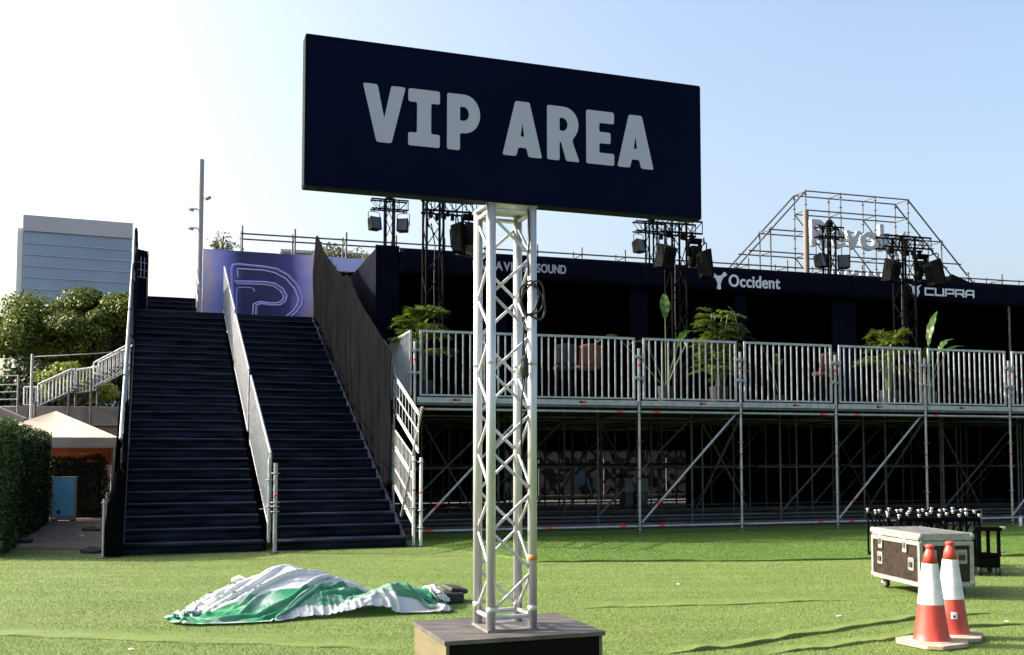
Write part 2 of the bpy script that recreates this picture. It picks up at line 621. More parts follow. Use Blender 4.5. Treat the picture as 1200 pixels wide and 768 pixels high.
LET = {
 'V': [[(0, 1), (.25, 1), (.37, .42), (.49, 1), (.74, 1), (.50, 0), (.24, 0)]],
 'I': [[(0, 0), (.56, 0), (.56, .23), (.405, .23), (.405, .77), (.56, .77), (.56, 1), (0, 1), (0, .77), (.155, .77), (.155, .23), (0, .23)]],
 'P': [[(0, 0), (.24, 0), (.24, .31), (.32, .31)] + arc(.32, .655, .345, -85, 85, 12, .30) + [(.32, 1), (0, 1)], [(.24, .53), (.31, .53)] + arc(.31, .655, .125, -80, 80, 6, .10) + [(.31, .78), (.24, .78)]],
 'A': [[(0, 0), (.25, 0), (.285, .16), (.435, .16), (.47, 0), (.72, 0), (.49, 1), (.23, 1)], [(.325, .36), (.395, .36), (.36, .60)]],
 'R': [[(0, 0), (.24, 0), (.24, .34), (.27, .34), (.37, 0), (.63, 0), (.485, .385)] + arc(.32, .68, .32, -45, 85, 10, .29) + [(.32, 1), (0, 1)], [(.24, .55), (.30, .55)] + arc(.30, .67, .12, -80, 80, 6, .10) + [(.30, .79), (.24, .79)]],
 'E': [[(0, 0), (.54, 0), (.54, .22), (.25, .22), (.25, .40), (.47, .40), (.47, .61), (.25, .61), (.25, .78), (.54, .78), (.54, 1), (0, 1)]],
}
for ch, u0, u1 in [('V', -.829, -.603), ('I', -.588, -.417), ('P', -.377, -.193), ('A', -.066, .163), ('R', .193, .386), ('E', .427, .597), ('A', .617, .843)]:
    loops = LET[ch]
    wdt = max(p[0] for p in loops[0])
    loops = [round_poly([(p[0] * (u1 - u0) / wdt, p[1] * 0.304) for p in lp], 0.012) for lp in loops]
    me = poly_mesh('letter', loops, 0.0015, letterpale)
    link('letter', me, board, Matrix.Translation((u0, -0.1535, 3.115 - Z0)) @ Matrix.Rotation(R(90), 4, 'X'))
# the truss post
hh = 0.1175
HT = SB - Z0 - 0.012
for cx in (-hh, hh):
    for cy in (-hh, hh):
        b = MB(); b.tube([(cx, cy, 0.012), (cx, cy, HT)], 0.025, 20)
        ch = b.build('chord', alu, sg, smooth=False)
        ch.data.polygons.foreach_set('use_smooth', [len(p.vertices) == 4 for p in ch.data.polygons])
        for zz in (0.10, 1.42):
            rod('coupler_sleeve', (cx, cy, zz), (cx, cy, zz + 0.03), 0.0262, alu, ch, 16)
def brace(p, q, r=0.0085):
    rod('brace', p, q, r, alu, sg, 10)
nb = 10
z0, dz = 0.10, (HT - 0.16) / nb
for i in range(nb):
    za, zb = z0 + i * dz, z0 + (i + 1) * dz
    s = 1 if i % 2 == 0 else -1
    brace((-hh * s, -hh, za), (hh * s, -hh, zb))
    brace((hh * s, hh, za), (-hh * s, hh, zb))
    brace((-hh, -hh * s, zb), (-hh, hh * s, za))
    brace((hh, hh * s, za), (hh, -hh * s, zb))
for zz in (0.075, HT - 0.03):
    for s in (-1, 1):
        brace((-hh, s * hh, zz), (hh, s * hh, zz), 0.0125)
        brace((s * hh, -hh, zz), (s * hh, hh, zz), 0.0125)
b = MB(); b.box((0, 0, 0.006), (0.285, 0.285, 0.012)); b.build('base_plate', mat('base_plate_alloy', (0.20, 0.19, 0.18), 0.5, 0.3, 0.3, 10), sg)
b = MB(); b.box((0, 0, HT + 0.005), (0.285, 0.285, 0.010)); b.build('head_plate', alu, sg)
rod('tape_wrap', (hh, -hh, 0.37), (hh, -hh, 0.40), 0.0258, mat('orange_tape', (0.5, 0.2, 0.06), 0.6), sg, 16)

# cable coil hanging on the truss
cb = thing('cable', 'black power cable coiled and hung on the lattice sign post', 'cable', BW(0.092, -0.135, 2.37), BA)
b = MB()
for k in range(3):
    pts = []
    for i in range(36):
        a = 2 * math.pi * i / 36
        rr = 0.066 + 0.010 * math.sin(3 * a + k * 2) + 0.009 * k
        pts.append((-0.005 + 0.8 * rr * math.cos(a) + 0.01 * k, -0.022 - 0.012 * k + 0.012 * math.sin(a * 2 + k), -0.025 + 1.2 * rr * math.sin(a) - 0.012 * k))
    b.tube(pts, 0.0055, 6, closed=True)
b.build('coil', rubber, cb, smooth=True)
b = MB()
b.tube([(-0.005, -0.005, 0.46), (0.0, -0.012, 0.3), (-0.012, -0.016, 0.2), (-0.008, -0.02, 0.09)], 0.0055, 6)
b.build('feed', rubber, cb, smooth=True)
b = MB()
b.tube([(-0.035, -0.02, -0.13), (-0.04, -0.018, -0.25), (-0.03, -0.016, -0.35)], 0.0055, 6)
b.build('tail', rubber, cb, smooth=True)
b = MB(); b.lathe([(0.008, 0), (0.02, -0.02), (0.024, -0.06), (0.024, -0.11), (0.018, -0.12)][::-1], 12, (-0.03, -0.016, -0.34)); b.build('plug', rubber, cb, smooth=True)
b = MB(); b.tube([(-0.03, -0.016, -0.45), (-0.045, 0.0, -0.6), (-0.04, 0.01, -0.9)], 0.0045, 6); b.build('tail', rubber, cb, smooth=True)

# ================================================================== STAIRCASE
vinyl = mat('black_step_vinyl', (0.0012, 0.0016, 0.004), 0.40, 0, 0.6, 2.6, 0.6, 4, 0.12, col2=(0.013, 0.019, 0.040), stretch=(0.6, 0.6, 4))  # bluish second tone paints in the patchy sky sheen
drapem = mat('charcoal_mesh_drape', (0.0058, 0.0061, 0.0072), 0.95, 0, 0.3, 3, 0.3, 60, 0.0, stretch=(3, 3, 0.4))
RISE, RUN, NST = 0.178, 0.37, 28
U1, U2 = 2.147, 4.386
st = thing('staircase', 'wide black two-lane event staircase with grey metal rails and drapes', 'staircase', SW(0, 0), SA)
step_meshes = []
def step_variant(width, seed):
    b = MB()
    prof = [(RUN + 0.03, RISE), (0.05, RISE), (0.012, RISE - 0.002), (0.0, RISE - 0.012), (0.002, RISE - 0.03), (0.028, RISE - 0.06), (0.034, RISE * 0.45), (0.03, 0.03), (0.045, 0.0)]
    nu = 26
    def fn(s, t):
        f = t * (len(prof) - 1)
        i = min(int(f), len(prof) - 2)
        k = f - i
        y = prof[i][0] * (1 - k) + prof[i + 1][0] * k
        z = prof[i][1] * (1 - k) + prof[i + 1][1] * k
        x = s * width
        if z < RISE - 0.02:
            y += 0.016 * mnoise.noise(Vector((x * 1.6, z * 9, seed * 7.3))) + 0.008 * mnoise.noise(Vector((x * 6, z * 14, seed * 3.1)))
        else:
            z += 0.004 * mnoise.noise(Vector((x * 2.5, y * 5, seed * 5.7)))
        return (x, y, z)
    b.grid(fn, nu, len(prof) - 1)
    return b.mesh('step', vinyl, smooth=True)
WL, WR = U1 - 0.14, U2 - U1 - 0.14
vl = [step_variant(WL, k) for k in range(7)]
vr = [step_variant(WR, k + 20) for k in range(7)]
for k in range(NST - 1):
    link('step', vl[(k * 3) % 7], st, Matrix.Translation((0.07, k * RUN, k * RISE)))
    link('step', vr[(k * 5 + 2) % 7], st, Matrix.Translation((U1 + 0.07, k * RUN, k * RISE)))
LZ = RISE * NST
LW0, LW1 = RUN * (NST - 1), 12.3
b = MB(); b.box((U2 / 2, (LW0 + LW1) / 2, LZ - 0.09), (U2 + 0.05, LW1 - LW0, 0.18)); b.build('landing', vinyl, st, bevel=0.02)
# upper flight
vu = step_variant(1.28, 55)
for k in range(5):
    link('step', vu, st, Matrix.Translation((0.32, LW1 + k * RUN, LZ + k * RISE)))
b = MB(); b.box((0.96, LW1 + 5 * RUN + 0.6, LZ + 5 * RISE - 0.09), (1.3, 1.25, 0.18)); b.build('landing', vinyl, st)
# skirts closing the sides and the underside
def skirt(u, w0, w1, m):
    b = MB()
    b.add([(u, w0, 0.02), (u, w1, 0.02), (u, w1, (w1 / RUN) * RISE), (u, max(w0, 0), max(0.02, w0 / RUN * RISE)),
           (u + 0.03, w0, 0.02), (u + 0.03, w1, 0.02), (u + 0.03, w1, (w1 / RUN) * RISE), (u + 0.03, max(w0, 0), max(0.02, w0 / RUN * RISE))],
          [(0, 1, 2, 3), (7, 6, 5, 4), (0, 4, 5, 1), (1, 5, 6, 2), (2, 6, 7, 3), (3, 7, 4, 0)])
    return b.build('side_skirt', m, st)
skirt(0.03, 0.05, LW0, black)
skirt(U2 - 0.06, 0.05, LW0, black)
skirt(U1 - 0.045, 0.10, LW0, black)
b = MB(); b.box((U2 / 2, LW1 - 0.02, LZ / 2 - 0.1), (U2, 0.04, LZ - 0.25)); b.build('rear_skirt', black, st)
for s_ in (0.05, U2 - 0.05):
    b = MB(); b.box((s_, (LW0 + LW1) / 2, LZ / 2 - 0.1), (0.04, LW1 - LW0 - 0.06, LZ - 0.22)); b.build('side_skirt', black, st)
def nose(w):
    return RISE + w * RISE / RUN
# bottom lip
for (a, c) in ((0.05, U1 - 0.06), (U1 + 0.06, U2 - 0.06)):
    b = MB(); b.tube([(a, -0.015, RISE - 0.03), ((a + c) / 2, -0.02, RISE - 0.032), (c, -0.015, RISE - 0.03)], 0.03, 10); b.build('bottom_lip', vinyl, st, smooth=True)

def rail_panel(name, u, w0, z0, w1, z1, hgt, m, nbar=11, r=0.021, barr=0.011, lab=None):
    """guard panel that follows the slope: top and bottom tubes with upright bars"""
    p = rod(name, (u, w0, z0), (u, w1, z1), r, m, st, 10)
    rod('bottom_tube', (u, w0, z0 - hgt), (u, w1, z1 - hgt), r * 0.8, m, p, 8)
    for i in range(nbar + 1):
        t = i / nbar
        w = w0 + (w1 - w0) * t
        z = z0 + (z1 - z0) * t
        rr = r * 0.9 if i in (0, nbar) else barr
        rod('bar', (u, w, z), (u, w, z - hgt), rr, m, p, 6)
    return p
# centre rail, three panels with clamped posts
rail_panel('guard_panel', U1, -0.22, 1.50, 3.06, 2.92, 1.18, galv, 26)
rail_panel('guard_panel', U1, 3.46, 3.07, 6.72, 4.53, 1.15, galv, 26)
rail_panel('guard_panel', U1, 6.95, 4.66, 10.35, 6.20, 1.12, galv, 26)
def post(u, w, z0, z1, r=0.026, marks=(), plate=True, m=galv):
    p = rod('post', (u, w, z0), (u, w, z1), r, m, st, 12)
    if plate:
        blk('base_plate', (u, w, z0 + 0.004), (0.14, 0.14, 0.008), galv_dark, p)
    for zz, mm in marks:
        rod('marker' if mm is red else 'rosette', (u, w, zz), (u, w, zz + (0.03 if mm is red else 0.012)), r * (1.06 if mm is red else 2.1), mm, p, 10)
    return p
post(U1 + 0.065, -0.30, 0.012, 1.36, 0.032, [(0.86, red), (0.76, galv), (0.70, galv), (0.62, galv), (1.20, galv)])
post(U1 - 0.02, -0.25, 0.16, 1.44, 0.026, [(0.7, galv), (1.1, galv)], False)
for w in (3.26, 6.85):
    post(U1 + 0.03, w, nose(w) - 0.1, nose(w) + 1.05, 0.024, [(nose(w) + 0.5, galv)], False)
# left rail: white lit tube with bars and netting above the black wrap
rod('handrail', (-0.02, 0.9, nose(0.9) + 1.12), (-0.02, 3.25, nose(3.25) + 1.12), 0.024, galv, st, 10)
for (a, c) in ((3.35, 6.6), (6.75, 9.9)):
    rail_panel('guard_panel', -0.02, a, nose(a) + 1.12, c, nose(c) + 1.12, 1.05, galv, 24, 0.024, 0.010)
post(-0.2, -0.26, 0.012, 0.85, 0.016, [(0.8, galv)])
post(-0.16, -0.2, 0.012, 0.95, 0.018, [], True, galv_dark)
def cloth(name, fn, nu, nv, m, thick=0.012):
    b = MB(); b.grid(fn, nu, nv)
    o = b.build(name, m, st, smooth=True)
    sd = o.modifiers.new('solid', 'SOLIDIFY'); sd.thickness = thick; sd.offset = 0
    return o
def wrap_low(s, t):
    w = -0.22 + s * 3.4
    top = nose(w) + 1.10 - 0.05 * math.sin(s * 9) ** 2 - 0.12 * s ** 6
    bot = max(0.03, nose(w) - 0.35)
    z = bot + (top - bot) * t
    fold = 0.016 * math.sin(w * 7 + 1.3 * math.sin(w * 3)) * (1 - 0.8 * t)
    return (-0.075 - 0.10 * (1 - t) * (1 - s) ** 2 + fold, w, z)
cloth('drape', wrap_low, 70, 10, black)
def wrap_in(s, t):
    w = -0.2 + s * 3.2
    top = nose(w) + 1.06 - 0.2 * s ** 3
    bot = nose(w) - 0.12
    return (0.035 + 0.02 * math.sin(w * 13 + t * 2), w, bot + (top - bot) * t)
cloth('drape', wrap_in, 60, 8, black)
def wrap_end(s, t):
    u = -0.21 + 0.27 * s
    return (u * (1 - 0.72 * t ** 1.5), -0.25 - 0.05 * math.sin(s * 3.1) + 0.015 * math.sin(t * 11 + s * 4), 0.03 + (1.24 - 0.05 * math.sin(s * 7)) * t)
cloth('drape', wrap_end, 10, 12, black)
# stringers that close the tread ends
def stringer(u):
    b = MB()
    a, c = -0.02, LW0
    b.add([(u, a, 0.02), (u, c, LZ - 0.6), (u, c, nose(c) + 0.015), (u, a, nose(a) + 0.015), (u + 0.02, a, 0.02), (u + 0.02, c, LZ - 0.6), (u + 0.02, c, nose(c) + 0.015), (u + 0.02, a, nose(a) + 0.015)],
          [(0, 1, 2, 3), (7, 6, 5, 4), (0, 4, 5, 1), (1, 5, 6, 2), (2, 6, 7, 3), (3, 7, 4, 0)])
    b.build('stringer', vinyl, st)
stringer(U2 - 0.095)
stringer(0.062)
def wrap_top(s, t):
    w = 7.9 + s * (LW1 - 7.9 + 0.2)
    base = nose(min(w, LW0))
    hs = np.interp(w, [7.9, 8.6, 9.1, 9.5, 10.0, 11.4, 12.5], [1.15, 1.35, 1.75, 2.08, 1.98, 1.98, 1.98])
    fold = 0.03 * math.sin(w * 9 + t * 1.5) + 0.02 * math.sin(w * 23)
    return (0.05 + fold * (1.2 - t * 0.6), w, base - 0.12 + (hs + 0.12) * t)
cloth('drape', wrap_top, 90, 14, navy)
# inner return of the drape beside the upper flight, with an opening that shows a mesh guard
def wrap_ret(s, t):
    u = 0.06 + s * 0.25
    w = LW1 + 0.25 + 0.25 * s
    top = LZ + 1.95
    return (u + 0.01 * math.sin(t * 9), w + 0.02 * math.sin(s * 20), LZ - 0.1 + (top - LZ + 0.1) * t)
cloth('drape', wrap_ret, 12, 10, navy)
def wrap_ret2(s, t):
    w = LW1 + 0.5 + s * 2.2
    top = LZ + np.interp(s, [0, 0.35, 0.6, 1.0], [1.95, 1.2, 0.95, 0.92])
    return (0.31 + 0.03 * math.sin(w * 8), w, LZ - 0.1 + (top - LZ + 0.1) * t)
cloth('drape', wrap_ret2, 30, 10, navy)
for i in range(3):
    rod('mesh_bar', (0.07 + 0.085 * i, LW1 + 0.20 + 0.075 * i, LZ + 1.2), (0.07 + 0.085 * i, LW1 + 0.20 + 0.075 * i, LZ + 1.75), 0.01, galv, st, 6)
for zz in (1.2, 1.4, 1.6):
    rod('mesh_bar', (0.06, LW1 + 0.18, LZ + zz), (0.30, LW1 + 0.40, LZ + zz), 0.009, galv, st, 6)
# right rail of the upper flight
for i in range(3):
    post(1.62, LW1 + 0.05 + i * 0.8, LZ, LZ + 1.05 + i * 0.38, 0.02, [], False)
for zz in (0.55, 1.05):
    rod('handrail', (1.62, LW1 + 0.05, LZ + zz), (1.62, LW1 + 1.65, LZ + zz + 0.76), 0.022, galv, st, 8)
# right hand drape
HS = ([1.35, 1.6, 2.77, 3.7, 4.62, 5.3, 5.6, 6.1, 6.95, 7.8, 8.77, 9.4, 9.85, 10.0], [2.40, 2.45, 2.42, 2.38, 2.42, 2.5, 2.48, 2.28, 2.18, 2.12, 2.10, 2.12, 2.15, 2.05])
def drape_r(s, t):
    w = 1.35 + s * 8.65
    top = nose(w) + float(np.interp(w, *HS))
    bot = nose(w) - 0.16 + (0.25 if w < 1.6 else 0)
    fold = 0.026 * math.sin(w * 10 + 1.4 * math.sin(w * 2.3)) + 0.012 * math.sin(w * 27 + 2 * math.sin(w * 5))
    sway = 0.06 * mnoise.noise(Vector((w * 0.7, t * 2, 3.3)))
    return (U2 - 0.02 + fold * (1.0 - 0.72 * t * t) + sway * (1 - 0.6 * t) - 0.10 * (1 - t) * t, w, bot + (top - bot) * t + 0.008 * math.sin(w * 6))
cloth('drape', drape_r, 200, 22, drapem)
for w in (1.6, 3.6, 5.6, 7.6, 9.8):
    post(U2 + 0.09, w, 0.012 if w < 2 else nose(w) - 0.4, nose(w) + (2.0 if w > 9 else 2.1), 0.024, [], w < 2)
# lower right rail: two sheets of sloping rails, a leaning pole and end posts
ur = U2 + 0.06
pale_steel = mat('pale_galvanised_steel', (0.62, 0.62, 0.60), 0.45, 0.35, 0.12, 9)
def slope_rail(a, b_, r=0.013, u=ur):
    return rod('rail', (u, a[0], a[1]), (u, b_[0], b_[1]), r, pale_steel, st, 8)
for dzz in (0.0, 0.05, 0.33, 0.62, 0.67):
    slope_rail((1.62, 2.93 - dzz), (-0.16, 2.17 - dzz * 0.98), 0.013, ur + 0.03)
for i in range(9):
    t = i / 8
    w = 1.6 - 1.74 * t
    rod('bar', (ur + 0.03, w, 2.92 - 0.75 * t), (ur + 0.03, w, 2.26 - 0.74 * t), 0.005, pale_steel, st, 6)
for dzz in (0.0, 0.30, 0.36, 0.72, 1.02, 1.08):
    slope_rail((1.75, 2.05 - dzz * 0.9), (0.12, 1.48 - dzz * 1.02), 0.013)
for i in range(18):
    t = i / 17
    w = 1.75 - 1.63 * t
    rod('bar', (ur, w, 2.05 - 0.57 * t), (ur, w, 1.08 - 0.70 * t), 0.006, pale_steel, st, 6)
rod('leaning_pole', (ur + 0.06, -0.26, 2.25), (ur - 0.06, 0.62, 0.46), 0.022, galv, st, 10)
post(ur + 0.02, 0.10, 0.012, 1.46, 0.026, [(1.38, galv), (0.9, red), (0.62, galv)], True, pale_steel)
post(ur + 0.12, 0.02, 0.012, 1.44, 0.028, [(1.36, galv), (0.86, red), (0.58, galv), (0.3, galv)], True, pale_steel)

# ================================================================== PURPLE BANNER behind the landing
def bannermat():
    m = bpy.data.materials.new('printed_violet_banner')
    m.use_nodes = True
    N = m.node_tree.nodes; L = m.node_tree.links
    b = N['Principled BSDF']
    b.inputs['Roughness'].default_value = 0.55
    tc = N.new('ShaderNodeTexCoord')
    sp = N.new('ShaderNodeSeparateXYZ')
    L.new(tc.outputs['Generated'], sp.inputs[0])
    nz = N.new('ShaderNodeTexNoise'); nz.inputs['Scale'].default_value = 2.4
    L.new(tc.outputs['Generated'], nz.inputs['Vector'])
    ad = N.new('ShaderNodeMath'); ad.operation = 'MULTIPLY_ADD'; ad.inputs[1].default_value = 0.16; 
    L.new(nz.outputs['Fac'], ad.inputs[0]); L.new(sp.outputs[0], ad.inputs[2])
    sb = N.new('ShaderNodeMath'); sb.operation = 'SUBTRACT'; sb.inputs[1].default_value = 0.08
    L.new(ad.outputs[0], sb.inputs[0])
    rp = N.new('ShaderNodeValToRGB')
    e = rp.color_ramp.elements
    e[0].position = 0.0; e[0].color = (0.75, 0.62, 0.88, 1)
    e[1].position = 1.0; e[1].color = (0.36, 0.36, 0.80, 1)
    for p, c in [(0.035, (0.85, 0.60, 0.66)), (0.09, (0.50, 0.45, 0.85)), (0.19, (0.22, 0.21, 0.60)), (0.30, (0.03, 0.028, 0.11)), (0.50, (0.035, 0.032, 0.13)), (0.66, (0.07, 0.066, 0.25)), (0.78, (0.48, 0.40, 0.80)), (0.86, (0.80, 0.55, 0.62)), (0.93, (0.45, 0.40, 0.80))]:
        x = e.new(p); x.color = (*c, 1)
    L.new(sb.outputs[0], rp.inputs[0])
    rz = N.new('ShaderNodeValToRGB')
    rz.color_ramp.elements[0].position = 0.25; rz.color_ramp.elements[0].color = (0.35, 0.35, 0.45, 1)
    rz.color_ramp.elements[1].position = 0.85; rz.color_ramp.elements[1].color = (1, 1, 1, 1)
    L.new(sp.outputs[2], rz.inputs[0])
    mx = N.new('ShaderNodeMix'); mx.data_type = 'RGBA'; mx.blend_type = 'MULTIPLY'; mx.inputs[0].default_value = 0.45
    L.new(rp.outputs[0], mx.inputs[6]); L.new(rz.outputs[0], mx.inputs[7])
    L.new(mx.outputs[2], b.inputs['Base Color'])
    return m
bn = thing('banner', 'violet printed banner wall with neon style P emblem above the stairs', 'banner', SW(1.72, 12.42, LZ + 0.003), SA)
BTOP = 7.02 - LZ
b = MB(); b.box((1.75, 0.0, BTOP / 2), (3.5, 0.06, BTOP)); face = b.build('banner_face', bannermat(), bn)
lilac = mat('lilac_banner_print', (0.50, 0.50, 0.82), 0.6, 0, 0.08, 2)
b = MB(); b.box((4.4, 0.02, BTOP - 0.19), (1.8, 0.06, 0.38)); b.build('top_strip', lilac, bn)
b = MB(); b.box((4.4, 0.04, (BTOP - 0.40) / 2), (1.8, 0.06, BTOP - 0.40)); b.build('lower_panel', navy, bn)
neon = mat('neon_line_print', (0.72, 0.64, 0.95), 0.6, 0, 0.05, 3)
neon2 = mat('neon_line_print_dim', (0.42, 0.36, 0.80), 0.6, 0, 0.05, 3)
# emblem lines: coordinates measured along the banner and up from its foot
PSC = 0.00665
def E(x, y):          # emblem sketch units to metres on the face
    return ((x - 58) * PSC, (655 - y) * PSC + 0.29)
def line(pts, r, m):
    b = MB()
    q = []
    for i in range(len(pts) - 1):
        for k in range(4):
            t = k / 4
            q.append((pts[i][0] * (1 - t) + pts[i + 1][0] * t, pts[i][1] * (1 - t) + pts[i + 1][1] * t))
    q.append(pts[-1])
    b.tube([(E(*p)[0], -0.031, E(*p)[1]) for p in q], r, 6)
    o = b.build('emblem_line', m, face)
outer = [(182, 650), (172, 520), (170, 470), (176, 452), (200, 448), (300, 452), (350, 458), (400, 482), (440, 525), (460, 575), (455, 605), (435, 635), (405, 660)]
outer2 = [(196, 500), (194, 466), (300, 466), (345, 474), (390, 496), (425, 535), (443, 578), (438, 602), (420, 630), (395, 652)]
inner = [(182, 520), (300, 516), (345, 520), (378, 540), (394, 568), (388, 592), (366, 608), (330, 610), (290, 606), (272, 614), (270, 655)]
inner2 = [(190, 528), (300, 525), (340, 530), (368, 548), (382, 570), (376, 588), (356, 599), (325, 601), (286, 597), (260, 608), (257, 655)]
stem = [(192, 650), (192, 560), (196, 543), (250, 542), (262, 548), (262, 558)]
line(outer, 0.036, neon2); line(outer2, 0.020, neon); line(inner, 0.036, neon2); line(inner2, 0.018, neon); line(stem, 0.02, neon2)

# ================================================================== SCAFFOLD PLATFORM
BAY = 2.144
NB = 9
sp = thing('scaffold_platform', 'long galvanised scaffold platform with barred railing beside the staircase', 'scaffold', FW(0, 0), FA)
DECK = 2.50
deckm = mat('dark_deck_board', (0.05, 0.045, 0.04), 0.8, 0, 0.3, 3)
b = MB(); b.box((NB * BAY / 2 + 0.5, 6.2, DECK - 0.03), (NB * BAY + 1.4, 12.3, 0.05)); b.build('deck', deckm, sp)
for i in range(NB + 1):
    u = i * BAY
    p = rod('post', (u, 0, 0.02), (u, 0, 3.48), 0.0245, galv, sp, 12)
    blk('base_plate', (u, 0, 0.014), (0.15, 0.15, 0.008), galv_dark, p)
    rod('base_jack', (u, 0, 0.05), (u, 0, 0.085), 0.055, galv_dark, p, 8)
    for zz in (0.15, 0.72, 1.22, 1.72, 2.285, 2.9, 3.3):
        rod('rosette', (u, 0, zz - 0.006), (u, 0, zz + 0.006), 0.06, galv, p, 12)
    rod('marker', (u, 0, [1.05, 1.0, 1.02, 1.47, 1.44, 1.46, 1.48, 1.5, 1.4, 1.4][i]), (u, 0, [1.05, 1.0, 1.02, 1.47, 1.44, 1.46, 1.48, 1.5, 1.4, 1.4][i] + 0.045), 0.0262, red, p, 12)
    rod('marker', (u, 0, 3.14), (u, 0, 3.185), 0.0262, red, p, 12)
    for zz in (2.93, 3.33):
        beam('clamp', (u - 0.11, 0.0, zz), (u + 0.11, 0.0, zz), 0.03, 0.022, galv, p)
def ledger(p, q, r=0.0242, m=galv, marks=()):
    o = rod('ledger', p, q, r, m, sp, 10)
    for t in marks:
        a = Vector(p).lerp(Vector(q), t)
        e = (Vector(q) - Vector(p)).normalized() * 0.06
        rod('marker', a - e, a + e, r * 1.08, red, o, 10)
    return o
for i in range(NB):
    u0, u1 = i * BAY + 0.03, (i + 1) * BAY - 0.03
    ledger((u0, 0, 0.15), (u1, 0, 0.15), marks=[(0.1, 0.12), (0.15, 0.85), (0.2,), (0.82,), (0.14, 0.9), (0.3,), (0.7,), (0.2,), (0.3,)][i])
    ledger((u0, 0, 2.285), (u1, 0, 2.285), marks=[(0.06,), (0.82,), (0.16,), (0.86,), (0.22,), (0.1,), (0.8,), (0.2,), (0.3,)][i])
    eb = blk('edge_beam', ((u0 + u1) / 2, -0.01, 2.448), (u1 - u0 - 0.02, 0.05, 0.095), galv, sp)
    tt = u0 + (0.33, 0.45, 0.6, 0.55, 0.45, 0.4, 0.5, 0.5, 0.5)[i] * (u1 - u0)
    blk('sticker', (tt, -0.0365, 2.452), (0.07, 0.003, 0.04), rubber, eb)
    blk('sticker', (tt + 0.075, -0.0365, 2.452), (0.075, 0.003, 0.04), red, eb)
    blk('lower_lip', ((u0 + u1) / 2, 0.03, 2.375), (u1 - u0 - 0.02, 0.08, 0.03), galv_dark, eb)
# diagonals
for i in (0, 2, 4, 6, 8):
    o = rod('diagonal', (i * BAY + 0.07, 0.05, 0.22), ((i + 1) * BAY - 0.10, 0.05, 2.25), 0.0235, galv, sp, 10)
    for t in (0.17,):
        a = Vector((i * BAY + 0.07, 0.05, 0.22)).lerp(Vector(((i + 1) * BAY - 0.10, 0.05, 2.25)), t)
        e = Vector((0.7, 0, 0.71)) * 0.045
        rod('marker', a - e, a + e, 0.0255, red, o, 10)
# rails: one barred panel in each bay
def guard(p0, p1, z0=2.535, z1=3.664, nb=15):
    p0, p1 = Vector(p0), Vector(p1)
    d = (p1 - p0).normalized()
    g = beam('guard_panel', (p0.x, p0.y, z1), (p1.x, p1.y, z1), 0.036, 0.042, galv, sp)
    beam('bottom_tube', (p0.x, p0.y, z0), (p1.x, p1.y, z0), 0.03, 0.03, galv, g)
    for k in range(nb + 1):
        q = p0.lerp(p1, k / nb)
        if k in (0, nb):
            q = p0 + d * 0.018 if k == 0 else p1 - d * 0.018
            beam('bar', (q.x, q.y, z0 + 0.012), (q.x, q.y, z1 - 0.018), 0.036, 0.036, galv, g)
        else:
            beam('bar', (q.x, q.y, z0 + 0.012), (q.x, q.y, z1 - 0.018), 0.022, 0.022, galv, g)
    for zz in (2.93, 3.33):
        for q in (p0, p1):
            blk('clip', (q.x, q.y - 0.03, zz), (0.05, 0.03, 0.05), galv, g)
for i in range(NB):
    guard((i * BAY + 0.085, 0, 0), ((i + 1) * BAY - 0.085, 0, 0))
guard((-0.06, 0.06, 0), (-0.06, 2.02, 0))
rod('post', (-0.06, 2.1, DECK), (-0.06, 2.1, 3.5), 0.024, galv, sp, 10)
# rows of scaffold further in
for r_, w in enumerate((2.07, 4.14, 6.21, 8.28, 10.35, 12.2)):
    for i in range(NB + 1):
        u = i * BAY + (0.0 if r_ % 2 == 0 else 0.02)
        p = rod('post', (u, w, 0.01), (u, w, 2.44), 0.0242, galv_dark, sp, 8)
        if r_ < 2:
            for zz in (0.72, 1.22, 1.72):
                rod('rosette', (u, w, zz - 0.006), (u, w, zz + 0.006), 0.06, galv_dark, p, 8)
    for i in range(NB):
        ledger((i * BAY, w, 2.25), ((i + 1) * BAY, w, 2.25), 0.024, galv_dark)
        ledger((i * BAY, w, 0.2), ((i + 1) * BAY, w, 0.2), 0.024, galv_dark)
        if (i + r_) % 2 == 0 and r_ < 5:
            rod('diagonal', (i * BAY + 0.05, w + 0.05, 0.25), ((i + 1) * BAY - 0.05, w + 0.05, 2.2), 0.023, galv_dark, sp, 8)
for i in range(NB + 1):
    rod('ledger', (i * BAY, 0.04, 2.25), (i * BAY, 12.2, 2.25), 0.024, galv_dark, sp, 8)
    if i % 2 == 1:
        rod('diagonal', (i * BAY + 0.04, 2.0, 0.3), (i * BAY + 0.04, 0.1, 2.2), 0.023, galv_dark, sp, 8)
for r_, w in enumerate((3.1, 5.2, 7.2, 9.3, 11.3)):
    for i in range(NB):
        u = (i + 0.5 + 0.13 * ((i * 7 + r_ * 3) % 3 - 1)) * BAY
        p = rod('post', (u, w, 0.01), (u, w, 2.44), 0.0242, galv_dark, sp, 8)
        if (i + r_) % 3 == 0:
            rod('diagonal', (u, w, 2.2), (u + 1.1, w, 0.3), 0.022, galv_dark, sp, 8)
        ledger((u - 1.0, w, 1.2), (u + 1.0, w, 1.2), 0.022, galv_dark)
